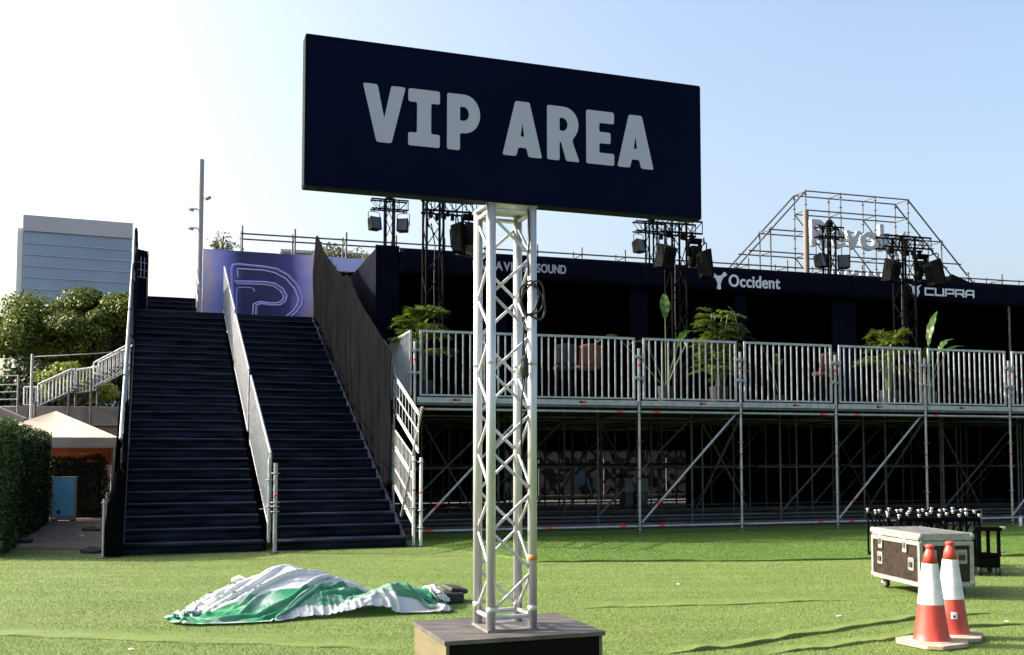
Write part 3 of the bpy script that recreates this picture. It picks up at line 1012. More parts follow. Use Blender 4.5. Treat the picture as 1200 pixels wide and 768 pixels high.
# black sheets added for shade under the deck, undersides of old seating boards
b = MB()
def bc(s, t):
    u = 9.0 + s * (NB * BAY - 8.6)
    return (u, 7.4 + 0.06 * math.sin(u * 7) + 0.03 * math.sin(u * 17), 0.02 + t * 2.38)
b.grid(bc, 160, 2); b.build('shade_backdrop', black, sp, smooth=True)
b = MB(); b.box((NB * BAY / 2, 12.36, 2.05), (NB * BAY + 1.2, 0.03, 0.86)); b.build('shade_strip', black, sp)  # black strip added for the darkness above the far wall
b = MB(); b.box((NB * BAY + 0.3, 6.2, 1.25), (0.04, 12.2, 2.4)); b.build('shade_end_sheet', black, sp)
oldwood = mat('old_grey_board', (0.08, 0.075, 0.07), 0.85, 0, 0.4, 4)
for k in range(9):
    blk('seating_board', (-0.35, 6.4 + 0.25 * k, 0.35 + 0.22 * k), (4.6, 0.20, 0.03), oldwood, sp)
for k in range(5):
    beam('floor_runner', (0.1, 1.4 + k * 1.3, 0.09), (NB * BAY, 1.4 + k * 1.3, 0.09), 0.09, 0.05, oldwood, sp)
b = MB(); b.box((2.3, 12.3, 1.25), (6.2, 0.03, 2.4)); b.build('shade_backdrop', black, sp)  # black sheet added for the darkness behind the left bays
b = MB(); b.box((-0.6, 9.5, 1.25), (0.04, 5.6, 2.4)); b.build('shade_side_sheet', black, sp)

# things left under the deck
def graffiti():
    m = bpy.data.materials.new('graffiti_paint')
    m.use_nodes = True
    N = m.node_tree.nodes; L = m.node_tree.links
    b = N['Principled BSDF']; b.inputs['Roughness'].default_value = 0.8
    geo = N.new('ShaderNodeNewGeometry')
    wv = N.new('ShaderNodeTexWave'); wv.wave_type = 'RINGS'; wv.inputs['Scale'].default_value = 1.3; wv.inputs['Distortion'].default_value = 14; wv.inputs['Detail'].default_value = 1.2; wv.inputs['Detail Scale'].default_value = 1.3
    L.new(geo.outputs['Position'], wv.inputs['Vector'])
    rp = N.new('ShaderNodeValToRGB'); rp.color_ramp.interpolation = 'CONSTANT'
    rp.color_ramp.elements[0].color = (0.012, 0.012, 0.014, 1)
    rp.color_ramp.elements[1].position = 0.45; rp.color_ramp.elements[1].color = (1, 1, 1, 1)
    L.new(wv.outputs['Fac'], rp.inputs[0])
    nz = N.new('ShaderNodeTexNoise'); nz.inputs['Scale'].default_value = 1.1; nz.inputs['Detail'].default_value = 0
    L.new(geo.outputs['Position'], nz.inputs['Vector'])
    rc = N.new('ShaderNodeValToRGB'); rc.color_ramp.interpolation = 'CONSTANT'
    e = rc.color_ramp.elements
    e[0].color = (0.15, 0.135, 0.12, 1); e[1].position = 0.52; e[1].color = (0.17, 0.125, 0.10, 1)
    x = e.new(0.60); x.color = (0.15, 0.085, 0.065, 1)
    x = e.new(0.66); x.color = (0.07, 0.12, 0.13, 1)
    L.new(nz.outputs['Fac'], rc.inputs[0])
    mx = N.new('ShaderNodeMix'); mx.data_type = 'RGBA'; mx.blend_type = 'MULTIPLY'; mx.inputs[0].default_value = 1
    L.new(rc.outputs[0], mx.inputs[6]); L.new(rp.outputs[0], mx.inputs[7])
    L.new(mx.outputs[2], b.inputs['Base Color'])
    return m
gw = thing('graffiti_wall', 'low wall covered in graffiti seen beyond the platform scaffolding', 'wall', FW(9.2, 14.6), FA)
b = MB(); b.box((0, 0, 0.82), (7.6, 0.2, 1.64)); b.build('wall_face', graffiti(), gw)
b = MB(); b.box((0, 0, 1.67), (7.7, 0.28, 0.06)); b.build('coping', concrete, gw)
cabm = mat('grey_cabinet', (0.30, 0.31, 0.32), 0.5, 0, 0.1, 5)
cq = thing('utility_cabinet', 'grey utility cabinet with dark lid standing under the platform', 'cabinet', FW(7.16, 6.75), FA)
b = MB(); b.box((0, 0, 0.27), (0.62, 0.4, 0.5)); b.build('lower_body', mat('blue_grey_cabinet', (0.11, 0.13, 0.15), 0.5), cq, bevel=0.01)
b = MB(); b.box((0, -0.01, 0.70), (0.66, 0.42, 0.36)); b.build('upper_body', cabm, cq, bevel=0.01)
b = MB(); b.box((0, -0.02, 0.91), (0.78, 0.5, 0.07)); b.build('lid', mat('dark_lid', (0.03, 0.035, 0.045), 0.6), cq, bevel=0.015)
rod('pipe', (-0.02, -0.26, 0.02), (-0.02, -0.26, 0.72), 0.055, rubber, cq, 12)

# ================================================================== HOSPITALITY PAVILION on the deck
pv = thing('hospitality_pavilion', 'dark navy flat roofed pavilion with sponsor lettering on its fascia', 'pavilion', FW(0, 4.5, DECK), FA)
PB, PT = 5.46 - DECK, 6.03 - DECK
UL, UR = 0.06, NB * BAY + 0.4
b = MB(); b.box((0.32, 0.05, 6.085 / 2 - DECK / 2), (0.52, 0.10, 6.085 - DECK)); b.build('front_wall', navy, pv)
b = MB(); b.box((0.10, 3.1, (PT - 0.02) / 2), (0.08, 6.0, PT - 0.02)); b.build('side_wall', navy, pv)
b = MB(); b.box(((UL + UR) / 2, 6.1, (PT - 0.03) / 2), (UR - UL, 0.08, PT - 0.03)); b.build('rear_wall', black, pv)
b = MB(); b.box((UR - 0.04, 3.1, (PT - 0.02) / 2), (0.08, 6.0, PT - 0.02)); b.build('side_wall', navy, pv)
b = MB(); b.box(((UL + UR) / 2, 3.15, PT - 0.06), (UR - UL - 0.1, 5.9, 0.06)); b.build('roof', black, pv)
panels = [(0.58, 6.40), (6.40, 12.216), (12.216, 18.03), (18.03, UR)]
fas = []
for k, (a, c) in enumerate(panels):
    b = MB()
    def ff(s, t, a=a, c=c, k=k):
        u = a + 0.012 + s * (c - a - 0.024)
        return (u, -0.02 + 0.006 * math.sin(u * 5 + t * 3 + k), PB + 0.012 * math.sin(u * 1.7 + k) + (PT - PB) * t - 0.012 * math.sin(u * 1.7 + k) * t)
    b.grid(ff, 40, 4)
    o = b.build('fascia_panel', navy, pv, smooth=True)
    sd = o.modifiers.new('solid', 'SOLIDIFY'); sd.thickness = 0.09; sd.offset = 0
    fas.append(o)
for (a, c) in ((8.99, 9.26), (11.76, 12.42), (6.2, 6.6), (17.9, 18.2), (2.9, 3.1)):
    b = MB(); b.box(((a + c) / 2, 0.15, (PB - 0.01) / 2), (c - a, 0.12, PB - 0.01)); b.build('column', navy, pv)
rod('pole', (17.25, 0.1, 0), (17.25, 0.1, PB), 0.03, galv_dark, pv, 8)
for k in range(9):
    b = MB(); b.box((UL + 1.2 + 2.1 * k, 4.2, PB / 2 + 0.2), (0.9, 0.06, PB * 0.8)); b.build('inner_partition', black, pv)
# lettering
WP = -0.075
put_word('PRIMAVERA', letterpale, 2.24, 3.60, 5.655 - DECK, 0.205, WP, fas[0], 0.03)
put_word('SOUND', letterpale, 3.755, 4.47, 5.655 - DECK, 0.205, WP, fas[0], 0.03)
gl_u0, gl_u1 = 8.69, 10.11
put_word('Occident', letterwhite, gl_u0, gl_u1, 5.575 - DECK, 0.30, WP, fas[1], 0.028)
# three armed emblem before the word
def arm_loop():
    out = []
    for ang, ln in ((150, 0.20), (268, 0.25), (40, 0.235)):
        d = Vector((math.cos(R(ang)), math.sin(R(ang))))
        n = Vector((-d.y, d.x))
        out += [tuple(d * ln * 0.45 - n * 0.035), tuple(d * ln - n * 0.055), tuple(d * ln * 1.02), tuple(d * ln + n * 0.05), tuple(d * ln * 0.45 + n * 0.035)]
    return out
me = poly_mesh('emblem', [round_poly(arm_loop(), 0.02)], 0.012, letterwhite)
link('emblem', me, fas[1], Matrix.Translation((8.43, WP, 5.735 - DECK)) @ Matrix.Rotation(R(90), 4, 'X'))
# wide technical sponsor word: five stroked letters
TW = {'C': [[(1, .0), (0, 0), (0, 1), (1, 1)]], 'U': [[(0, 1), (0, 0), (1, 0), (1, 1)]], 'P': [[(0, 0), (0, 1), (1, 1), (1, .35), (0.25, .35)]],
      'R': [[(0, 0), (0, 1), (1, 1), (1, .38), (0.25, .38)], [(.6, .38), (1, 0)]], 'A': [[(0, 0), (0, .7), (.25, 1), (1, 1), (1, 0)], [(0.2, .35), (1, .35)]]}
uu = 14.42
lw, lh, gp, tk = 0.245, 0.165, 0.075, 0.042
for chh in 'CUPRA':
    b = MB()
    for sp_ in TW[chh]:
        for i in range(len(sp_) - 1):
            p = Vector((sp_[i][0] * lw, sp_[i][1] * lh)); q = Vector((sp_[i + 1][0] * lw, sp_[i + 1][1] * lh))
            d = (q - p); n = Vector((-d.y, d.x)).normalized() * tk / 2; e = d.normalized() * tk / 2
            b.add([(p.x - e.x + n.x, WP - 0.008 - 0.0004 * i, p.y - e.y + n.y), (q.x + e.x + n.x, WP - 0.008 - 0.0004 * i, q.y + e.y + n.y), (q.x + e.x - n.x, WP - 0.008 - 0.0004 * i, q.y + e.y - n.y), (p.x - e.x - n.x, WP - 0.008 - 0.0004 * i, p.y - e.y - n.y),
                   (p.x - e.x + n.x, WP + 0.01, p.y - e.y + n.y), (q.x + e.x + n.x, WP + 0.01, q.y + e.y + n.y), (q.x + e.x - n.x, WP + 0.01, q.y + e.y - n.y), (p.x - e.x - n.x, WP + 0.01, p.y - e.y - n.y)],
                  [(0, 1, 2, 3), (7, 6, 5, 4), (0, 4, 5, 1), (1, 5, 6, 2), (2, 6, 7, 3), (3, 7, 4, 0)])
    b.build('letter', letterwhite, fas[2], matrix=Matrix.Translation((uu, 0, 5.635 - DECK)))
    uu += lw + gp
tri1 = [(-0.17, 0.16), (0.02, 0.10), (0.0, -0.02), (0.05, -0.2), (-0.05, -0.06), (-0.06, 0.05)]
tri2 = [(0.22, 0.16), (0.06, 0.10), (0.08, -0.02), (0.06, -0.2), (0.16, -0.05), (0.13, 0.06)]
for t_ in (tri1, tri2):
    me = poly_mesh('emblem', [t_], 0.01, letterwhite)
    link('emblem', me, fas[2], Matrix.Translation((14.08, WP, 5.73 - DECK)) @ Matrix.Rotation(R(90), 4, 'X'))

# dark tent peak showing over the roof, grey ramp cheek by the corner
tp = MB()
tp.add([(-1.2, -1.2, 0), (1.2, -1.2, 0), (1.2, 1.2, 0), (-1.2, 1.2, 0), (0, 0, 1.0), (-1.2, -1.2, -0.2), (1.2, -1.2, -0.2), (1.2, 1.2, -0.2), (-1.2, 1.2, -0.2)],
       [(0, 1, 4), (1, 2, 4), (2, 3, 4), (3, 0, 4), (0, 5, 6, 1), (1, 6, 7, 2), (2, 7, 8, 3), (3, 8, 5, 0)])
tpo = thing('gazebo', 'black pyramid gazebo roof peeking over the pavilion roof', 'gazebo', FW(22.2, 12.5, 0), FA)
tp.build('canopy', black, tpo, matrix=Matrix.Translation((0, 0, 6.95)))
for sx in (-1, 1):
    for sy in (-1, 1):
        rod('leg', (1.15 * sx, 1.15 * sy, 0.0), (1.15 * sx, 1.15 * sy, 6.9), 0.03, blacksteel, tpo, 8)
rc = thing('ramp_cheek', 'grey sloping ramp cheek wall behind the platform corner railing', 'ramp wall', FW(-0.1, 2.6, DECK), FA)
b = MB()
b.add([(-0.1, 0, 0), (0.22, 0, 0), (0.22, 2.2, 0), (-0.1, 2.2, 0), (-0.1, 0, 1.15), (0.22, 0, 1.05), (0.22, 2.2, 1.75), (-0.1, 2.2, 1.85)], [(3, 2, 1, 0), (4, 5, 6, 7), (0, 1, 5, 4), (1, 2, 6, 5), (2, 3, 7, 6), (3, 0, 4, 7)])
b.build('cheek', mat('grey_ramp_cloth', (0.10, 0.098, 0.095), 0.8, 0, 0.2, 4), rc, bevel=0.01)

# ================================================================== LIGHT TOWERS
def box_truss(parent, z0, z1, hw, r, br, m, step):
    for sx in (-1, 1):
        for sy in (-1, 1):
            rod('chord', (sx * hw, sy * hw, z0), (sx * hw, sy * hw, z1), r, m, parent, 8)
    n = max(2, round((z1 - z0) / step))
    d = (z1 - z0) / n
    for i in range(n):
        a, c = z0 + i * d, z0 + (i + 1) * d
        s = 1 if i % 2 else -1
        rod('brace', (-hw * s, -hw, a), (hw * s, -hw, c), br, m, parent, 6)
        rod('brace', (hw * s, hw, a), (-hw * s, hw, c), br, m, parent, 6)
        rod('brace', (-hw, hw * s, a), (-hw, -hw * s, c), br, m, parent, 6)
        rod('brace', (hw, -hw * s, a), (hw, hw * s, c), br, m, parent, 6)
def cross_truss(parent, x0, x1, zc, hz, hy, r, br, m, step):
    for sy in (-1, 1):
        for sz in (-1, 1):
            rod('arm_chord', (x0, sy * hy, zc + sz * hz), (x1, sy * hy, zc + sz * hz), r, m, parent, 8)
    n = max(2, round((x1 - x0) / step))
    d = (x1 - x0) / n
    for i in range(n):
        a, c = x0 + i * d, x0 + (i + 1) * d
        s = 1 if i % 2 else -1
        for sy in (-1, 1):
            rod('arm_brace', (a, sy * hy, zc - s * hz), (c, sy * hy, zc + s * hz), br, m, parent, 6)
            rod('arm_brace', (c, sy * hy, zc - hz), (c, sy * hy, zc + hz), br, m, parent, 6)
        rod('arm_brace', (a, -hy, zc + hz), (a, hy, zc + hz), br, m, parent, 6)
def tower(label, u, w, base, top, hw, x0, x1, grp=None):
    t = thing('light_tower', label, 'light tower', FW(u, w, base), FA, grp)
    H_ = top - base
    box_truss(t, 0.02, H_, hw, 0.026, 0.011, blacksteel, 0.5)
    b = MB(); b.box((0, 0, 0.01), (0.75, 0.75, 0.02)); b.build('base_plate', blacksteel, t)
    cross_truss(t, x0, x1, H_ - 0.13, 0.13, hw * 0.9, 0.022, 0.010, blacksteel, 0.22)
    # clamps and cables clustered under the arm
    for k in range(7):
        xx = x0 + (x1 - x0) * (0.1 + 0.8 * random.random())
        b = MB(); b.box((xx, random.uniform(-hw, hw), H_ - 0.3 - 0.06 * random.random()), (0.06, 0.07, 0.12)); b.build('clamp', blacksteel, t)
    b = MB()
    pts = [(x0 * 0.6, hw * 0.4, H_ - 0.27), (x0 * 0.3, hw * 0.6, H_ - 0.55), (0, hw * 1.1, H_ - 0.45), (hw * 0.5, hw * 1.15, H_ - 0.9), (hw * 0.4, hw * 1.15, H_ - 1.6), (hw * 0.6, hw * 1.15, 0.2)]
    b.tube(pts, 0.014, 6); b.build('cable_loom', rubber, t, smooth=True)
    return t
lampgrey = mat('grey_lamp_housing', (0.009, 0.009, 0.010), 0.6, 0, 0.2, 6, spec=0.05)
lensm = mat('lamp_lens', (0.05, 0.053, 0.06), 0.15, 0.2, 0.2, 20)
def flood(label, loc, rz, tilt, w=0.46, h=0.52, d=0.2, group=None, m=lampgrey, hang=0.55):
    """panel light in a yoke hanging from a hook; its zero is the hook"""
    t = thing('stage_light', label, 'stage light', loc, rz, group)
    b = MB(); b.tube([(0, 0, 0.0), (0, 0, -0.10)], 0.018, 8); b.tube([(-0.03, 0, 0.03), (0.03, 0, 0.03), (0.04, 0, -0.02)], 0.014, 6); b.build('hook_clamp', blacksteel, t)
    y = MB()
    y.tube([(-w / 2 - 0.03, 0, -hang), (-w / 2 - 0.03, 0, -0.14), (-w / 2 + 0.05, 0, -0.10), (w / 2 - 0.05, 0, -0.10), (w / 2 + 0.03, 0, -0.14), (w / 2 + 0.03, 0, -hang)], 0.014, 6)
    y.build('yoke', blacksteel, t)
    rot = Matrix.Translation((0, 0, -hang)) @ Matrix.Rotation(tilt, 4, 'X')
    b = MB()
    b.add([(-w / 2, -d / 2, -h / 2), (w / 2, -d / 2, -h / 2), (w / 2, -d / 2, h / 2), (-w / 2, -d / 2, h / 2), (-w * 0.42, d / 2, -h * 0.42), (w * 0.42, d / 2, -h * 0.42), (w * 0.42, d / 2, h * 0.42), (-w * 0.42, d / 2, h * 0.42)],
          [(0, 1, 2, 3), (7, 6, 5, 4), (0, 4, 5, 1), (1, 5, 6, 2), (2, 6, 7, 3), (3, 7, 4, 0)])
    body = b.build('housing', m, t, bevel=0.012, matrix=rot)
    def sub(nm, bb, mm):
        me = bb.mesh(nm, mm)
        o = link(nm, me, None, Matrix.Identity(4)); o.parent = body
        return o
    bb = MB(); bb.box((0, -d / 2 - 0.006, 0), (w * 0.86, 0.012, h * 0.86)); sub('lens', bb, lensm)
    for s in (-1, 1):
        bb = MB(); bb.box((s * (w / 2 - 0.012), -d / 2 - 0.02, 0), (0.022, 0.04, h * 0.98)); sub('bezel', bb, blacksteel)
    for k in range(5):
        bb = MB(); bb.box((-w * 0.3 + k * w * 0.15, d / 2 + 0.012, 0), (0.012, 0.03, h * 0.6)); sub('cooling_fin', bb, m)
    return t
def moving(label, loc, rz, tilt, group=None):
    """moving head lamp hanging head down"""
    t = thing('moving_light', label, 'stage light', loc, rz, group)
    b = MB(); b.tube([(0, 0, 0.02), (0, 0, -0.06)], 0.02, 8); b.build('hook_clamp', blacksteel, t)
    b = MB(); b.box((0, 0, -0.11), (0.30, 0.24, 0.09)); b.build('base', blacksteel, t, bevel=0.015)
    for s in (-1, 1):
        b = MB(); b.box((s * 0.14, 0, -0.29), (0.045, 0.12, 0.30)); b.build('yoke_arm', blacksteel, t, bevel=0.012)
    b = MB(); b.lathe([(0.05, -0.30), (0.095, -0.27), (0.115, -0.05), (0.115, 0.10), (0.09, 0.16), (0.04, 0.17)], 16)
    rot = Matrix.Translation((0, 0, -0.38)) @ Matrix.Rotation(tilt, 4, 'X')
    hd = b.build('head', lampgrey, t, smooth=True, matrix=rot)
    b = MB(); b.lathe([(0.05, -0.31), (0.085, -0.31), (0.085, -0.285)], 16)
    o = link('lens', b.mesh('lens', lensm), None, Matrix.Identity(4)); o.parent = hd
    return t
TT = 6.50
tower('black lattice light tower between leafy palm and silver sign post', 0.82, 2.2, DECK, TT + 0.1, 0.17, -0.22, 0.86)
tower('black lattice light tower left of the three-armed fascia emblem', 6.17, 2.2, DECK, TT, 0.17, -0.42, 0.56)
tower('black lattice light tower standing by the wide angular fascia lettering', 12.02, 2.2, DECK, TT + 0.02, 0.17, -0.66, 0.64)
zf = TT - 0.27
flood('grey panel light with bent bracket on the tower left of the emblem', FW(5.86, 2.0, zf), FA + R(205), R(-14), 0.46, 0.52, 0.17)
flood('narrow side-on panel light hung at the emblem tower arm end', FW(6.74, 2.0, zf - 0.12), FA + R(75), R(-6), 0.42, 0.62, 0.2)
flood('grey panel light on the angular-lettering tower turned towards the pavilion', FW(11.55, 2.0, zf), FA + R(205), R(-12), 0.46, 0.54, 0.17)
flood('side-on panel light at the outer arm end of the angular-lettering tower', FW(12.66, 2.0, zf), FA + R(80), R(-14), 0.42, 0.62, 0.22)
flood('tall narrow panel light on the tower by the sign post', FW(1.26, 2.0, zf + 0.1), FA + R(70), R(-4), 0.40, 0.60, 0.2)
flood('pale lit panel light beside the sign post chord', FW(1.58, 2.3, zf + 0.06), FA + R(215), R(-8), 0.46, 0.50, 0.2, None, mat('pale_lamp_housing', (0.09, 0.088, 0.085), 0.5))
moving('small moving head lamp at the angular-lettering tower arm end', FW(12.60, 2.35, zf + 0.02), FA, R(25))
moving('small moving head lamp at the emblem tower arm end', FW(6.68, 2.35, zf + 0.02), FA, R(20))
moving('small moving head lamp on the tower by the sign post', FW(1.5, 1.95, zf + 0.1), FA, R(10))

def far_tower(label, x, y, top, fl, span=0.66, hang=0.55):
    t = thing('light_tower', label, 'light tower', (x, y, 0), FA)
    box_truss(t, 0.02, top, 0.15, 0.035, 0.014, blacksteel, 0.75)
    b = MB(); b.box((0, 0, 0.01), (1, 1, 0.02)); b.build('base_plate', blacksteel, t)
    cross_truss(t, -span, span, top - 0.22, 0.17, 0.14, 0.03, 0.012, blacksteel, 0.3)
    b = MB(); b.lathe([(0.14, 0), (0.14, 0.1), (0.05, 0.22)], 10, (0, 0, top)); b.build('top_block', blacksteel, t)
    for dx, lab in fl:
        c, s = math.cos(FA), math.sin(FA)
        flood(lab, (x + dx * c, y + dx * s, top - 0.39), FA + (R(20) if dx < 0 else R(-25)), R(-10), 0.40, 0.48, 0.30, None, lampgrey if dx > 0 else blacksteel, hang)
far_tower('distant light tower standing beyond the violet banner', -4.36, 36, 10.55, [(-0.55, 'black box lamp hung on the tower beyond the banner'), (0.50, 'grey box lamp hung on the tower beyond the banner')])
far_tower('distant light tower half hidden behind the emblem tower', 4.95, 36, 9.75, [(-0.50, 'small dark lamp hung over the pavilion roof behind the emblem tower')])
far_tower('distant light tower before the big block letters', 10.95, 35, 9.35, [(-0.36, 'dark panel lamp hanging below the block letter R'), (0.55, 'grey box lamp hanging below the block letter e')], 0.5, 0.85)

mp = thing('mast', 'pale tan mast standing behind the light tower before the block letters', 'mast', (10.45, 36, 0), 0)
rod('shaft', (0, 0, 0), (0, 0, 10.15), 0.10, mat('tan_mast', (0.15, 0.13, 0.11), 0.7), mp, 10)
blk('foot', (0, 0, 0.02), (0.5, 0.5, 0.04), concrete, mp)
# ================================================================== SCAFFOLD WALKWAY RAIL far behind the roof
RW, _ = frame(-10.916, 41.0, 17.25)
wk = thing('scaffold_walkway', 'distant scaffold walkway with double tube rail above the pavilion roof', 'scaffold', RW(0, 0), FA)
for i in range(21):
    for w in (0, 1.09):
        p = rod('post', (i * 2.1, w, 0.02), (i * 2.1, w, 10.72), 0.04, galv_dark, wk, 8)
        rod('rosette', (i * 2.1, w, 10.4), (i * 2.1, w, 10.43), 0.08, galv_dark, p, 8)
    rod('transom', (i * 2.1, 0, 10.40), (i * 2.1, 1.09, 10.40), 0.035, galv_dark, wk, 6)
    if i < 20:
        for w in (0, 1.09):
            rod('ledger', (i * 2.1, w, 10.40), ((i + 1) * 2.1, w, 10.40), 0.036, galv_dark, wk, 6)
            rod('ledger', (i * 2.1, w, 9.2), ((i + 1) * 2.1, w, 9.2), 0.036, galv_dark, wk, 6)
        blk('plank', ((i + 0.5) * 2.1, 0.55, 8.3), (2.08, 1.0, 0.06), oldwood, wk)

# ================================================================== REVOLUT SCAFFOLD AND LETTERS
VW, _ = frame(18.0, 52.0, 17.25)
sc = thing('sign_scaffold', 'tall open scaffold frame carrying the big block letters', 'scaffold', VW(0, 0), FA)
gs = mat('dull_scaffold_tube', (0.11, 0.113, 0.118), 0.45, 0.5, 0.2, 2)
def sr(nm, p, q, r=0.05):
    return rod(nm, p, q, r, gs, sc, 6)
cols = [-4.0, -2.0, 0.03, 2.0]
TOPZ, LOWZ = 14.5, 10.3
for w in (0.0, -1.0):
    for c in cols:
        p = sr('post', (c, w, 0.02), (c, w, TOPZ), 0.034)
        for k in range(9):
            rod('rosette', (c, w, 10.25 + 0.5 * k), (c, w, 10.28 + 0.5 * k), 0.08, gs, p, 6)
    for zz in (TOPZ - 0.05, 13.5, 12.4, 11.3, LOWZ):
        for a, c in zip(cols[:-1], cols[1:]):
            if w < 0 and zz in (12.4,):
                continue
            sr('ledger', (a, w, zz), (c, w, zz), 0.036)
    for sgn, c0 in ((-1, cols[0]), (1, cols[-1])):
        foot = c0 + sgn * 4.0
        sr('raker', (c0, w, TOPZ - 0.05), (foot, w, LOWZ), 0.045)
        sr('raker_foot', (foot, w, 0.02), (foot, w, LOWZ + 0.2), 0.042)
        mid = c0 + sgn * 2.0
        sr('post', (mid, w, 0.02), (mid, w, 12.5), 0.042)
        for zz in (12.4, 11.3, LOWZ):
            sr('ledger', (c0, w, zz), (c0 + sgn * (TOPZ - zz), w, zz), 0.036)
    if w == 0:
        for k, (a, c) in enumerate(zip(cols[:-1], cols[1:])):
            sr('diagonal', (a, w, 13.5), (c, w, 11.3), 0.034)
            sr('diagonal', (a, w, 11.3), (c, w, 9.1), 0.034)
for c in cols + [cols[0] - 2, cols[-1] + 2]:
    for zz in ((TOPZ - 0.05, 13.5, 12.4, 11.3) if c in cols else (12.4, 11.3)):
        sr('transom', (c, 0, zz), (c, -1.0, zz), 0.034)
grey3d = mat('grey_foam_letter', (0.42, 0.435, 0.47), 0.6, 0, 0.08, 1.5)
dark3d = mat('dark_letter_return', (0.06, 0.065, 0.08), 0.6, 0, 0.2, 2)
lt = thing('letter_sign', 'row of big grey rounded block letters fixed to the open scaffold frame', 'sign', VW(0, -1.3, 0), FA)
gl, tot = glyphs('Revolut', 0.13, grey3d, 0.022)
for (me, x, w), (a, c) in zip(gl, [(-3.96, -2.94), (-2.80, -2.06), (-2.02, -1.14), (-1.10, -0.10), (-0.04, 0.20), (0.33, 1.00), (1.12, 1.80)]):
    link('letter', me, lt, Matrix.Translation((a, 0, 11.66)) @ Matrix.Rotation(R(90), 4, 'X') @ Matrix.Diagonal(((c - a) / w, 1.36, 1, 1)))
for zz in (11.8, 12.5):
    rod('mounting_rail', (-4.0, 0.16, zz), (2.0, 0.16, zz), 0.04, gs, lt, 6)

# ================================================================== PLANTS ON THE DECK
palm1 = leafmat('palm_leaf', (0.018, 0.045, 0.005), (0.145, 0.19, 0.017), 0.4, 0.35, 2.5)
palm2 = leafmat('banana_leaf', (0.02, 0.055, 0.012), (0.06, 0.12, 0.02), 0.35, 0.35, 2.0)
potm = mat('dark_planter', (0.006, 0.0065, 0.009), 0.6, 0, 0.2, 5)
stemm = mat('green_stem', (0.07, 0.10, 0.03), 0.6)
def planter(t, r, h):
    b = MB(); b.lathe([(r * 0.8, 0.0), (r, h), (r * 0.92, h), (r * 0.9, h - 0.05)], 16); b.build('pot', potm, t, smooth=False)
def frond(b, base, az, lean, length, droop, nleaf, lw, ll):
    """one feather frond: midrib with leaflets on both sides"""
    d = Vector((math.cos(az), math.sin(az), 0))
    side = Vector((-d.y, d.x, 0))
    pts = []
    for i in range(9):
        t = i / 8
        pts.append(Vector(base) + d * (length * (math.sin(lean) * t + 0.25 * droop * t * t)) + Vector((0, 0, length * (math.cos(lean) * t - 0.55 * droop * t * t))))
    b.tube(pts, 0.010, 5, taper=[1 - 0.09 * i for i in range(9)])
    for k in range(nleaf):
        t = 0.22 + 0.78 * k / nleaf
        f = t * 8
        i = min(int(f), 7)
        p = pts[i].lerp(pts[i + 1], f - i)
        tg = (pts[i + 1] - pts[i]).normalized()
        L_ = ll * (0.55 + 0.45 * math.sin(math.pi * min(1, t + 0.1))) * random.uniform(0.85, 1.1)
        for s in (-1, 1):
            v = (tg * 0.75 + side * s * 0.8 + Vector((0, 0, random.uniform(-0.25, 0.2)))).normalized()
            n = v.cross(tg).normalized()
            wv = n.cross(v).normalized() * lw
            m1 = p + v * L_ * 0.45 + n * 0.01
            e = p + v * L_ + Vector((0, 0, -0.18 * L_))
            b.add([p, m1 - wv, e, m1 + wv], [(0, 1, 2, 3)])
def palm(label, u, w, height, n, length, seed, group=None, lean=0.55, ll=0.34, ddx=0.0):
    random.seed(seed)
    t = thing('potted_palm', label, 'palm', FW(u, w, DECK), FA, group)
    planter(t, 0.2, 0.38)
    b = MB()
    for k in range(6):
        a = 2 * math.pi * k / 6
        b.tube([(0.05 * math.cos(a), 0.05 * math.sin(a), 0.3), (0.10 * math.cos(a + .3) + ddx * 0.4, 0.10 * math.sin(a + .3), 0.3 + height * 0.6)], 0.014, 6)
    b.build('stem', stemm, t)
    for k in range(n):
        b = MB()
        a = 2 * math.pi * k / n * 2.4 + random.uniform(-.3, .3)
        hb = 0.35 + height * (0.25 + 0.45 * (k / n)) 
        frond(b, (0.06 * math.cos(a) + ddx * hb * 0.3, 0.06 * math.sin(a), hb), a, lean * (1.4 - 1.0 * k / n), length * random.uniform(0.75, 1.1), random.uniform(0.6, 1.5), 15, 0.018, ll)
        b.build('frond', palm1, t)
    return t
palm('yellow green feather palm behind the platform corner railing', 0.40, 1.2, 1.75, 36, 0.70, 3, None, 0.5, 0.30)
palm('bright yellow green feather palm below the angular-lettering light tower', 10.80, 1.25, 1.60, 34, 0.72, 8, None, 0.5, 0.30)
# bushy arching bamboo palm
random.seed(21)
bt = thing('potted_bamboo', 'dense drooping bamboo palm beside the emblem light tower', 'palm', FW(6.62, 1.2, DECK), FA)
planter(bt, 0.2, 0.38)
b = MB()
for k in range(7):
    a = 2 * math.pi * k / 7
    b.tube([(0.05 * math.cos(a), 0.05 * math.sin(a), 0.3), (0.12 * math.cos(a), 0.1 * math.sin(a), 1.2), (0.18 * math.cos(a) + 0.05, 0.15 * math.sin(a), 1.9)], 0.011, 5)
b.build('stem', stemm, bt)
for k in range(120):
    b = MB()
    a = random.uniform(0, 6.28)
    frond(b, (0.10 * math.cos(a), 0.10 * math.sin(a), random.uniform(0.5, 1.85)), a, random.uniform(0.5, 1.2), random.uniform(0.32, 0.5), random.uniform(0.7, 1.3), 11, 0.015, 0.22)
    b.build('frond', palm1, bt)
b = MB(); b.tube([(0.1, 0, 0.4), (0.42, 0, 1.2), (0.46, 0, 1.6), (0.38, 0, 1.95), (0.25, 0, 2.05)], 0.009, 5); b.build('stem', stemm, bt)
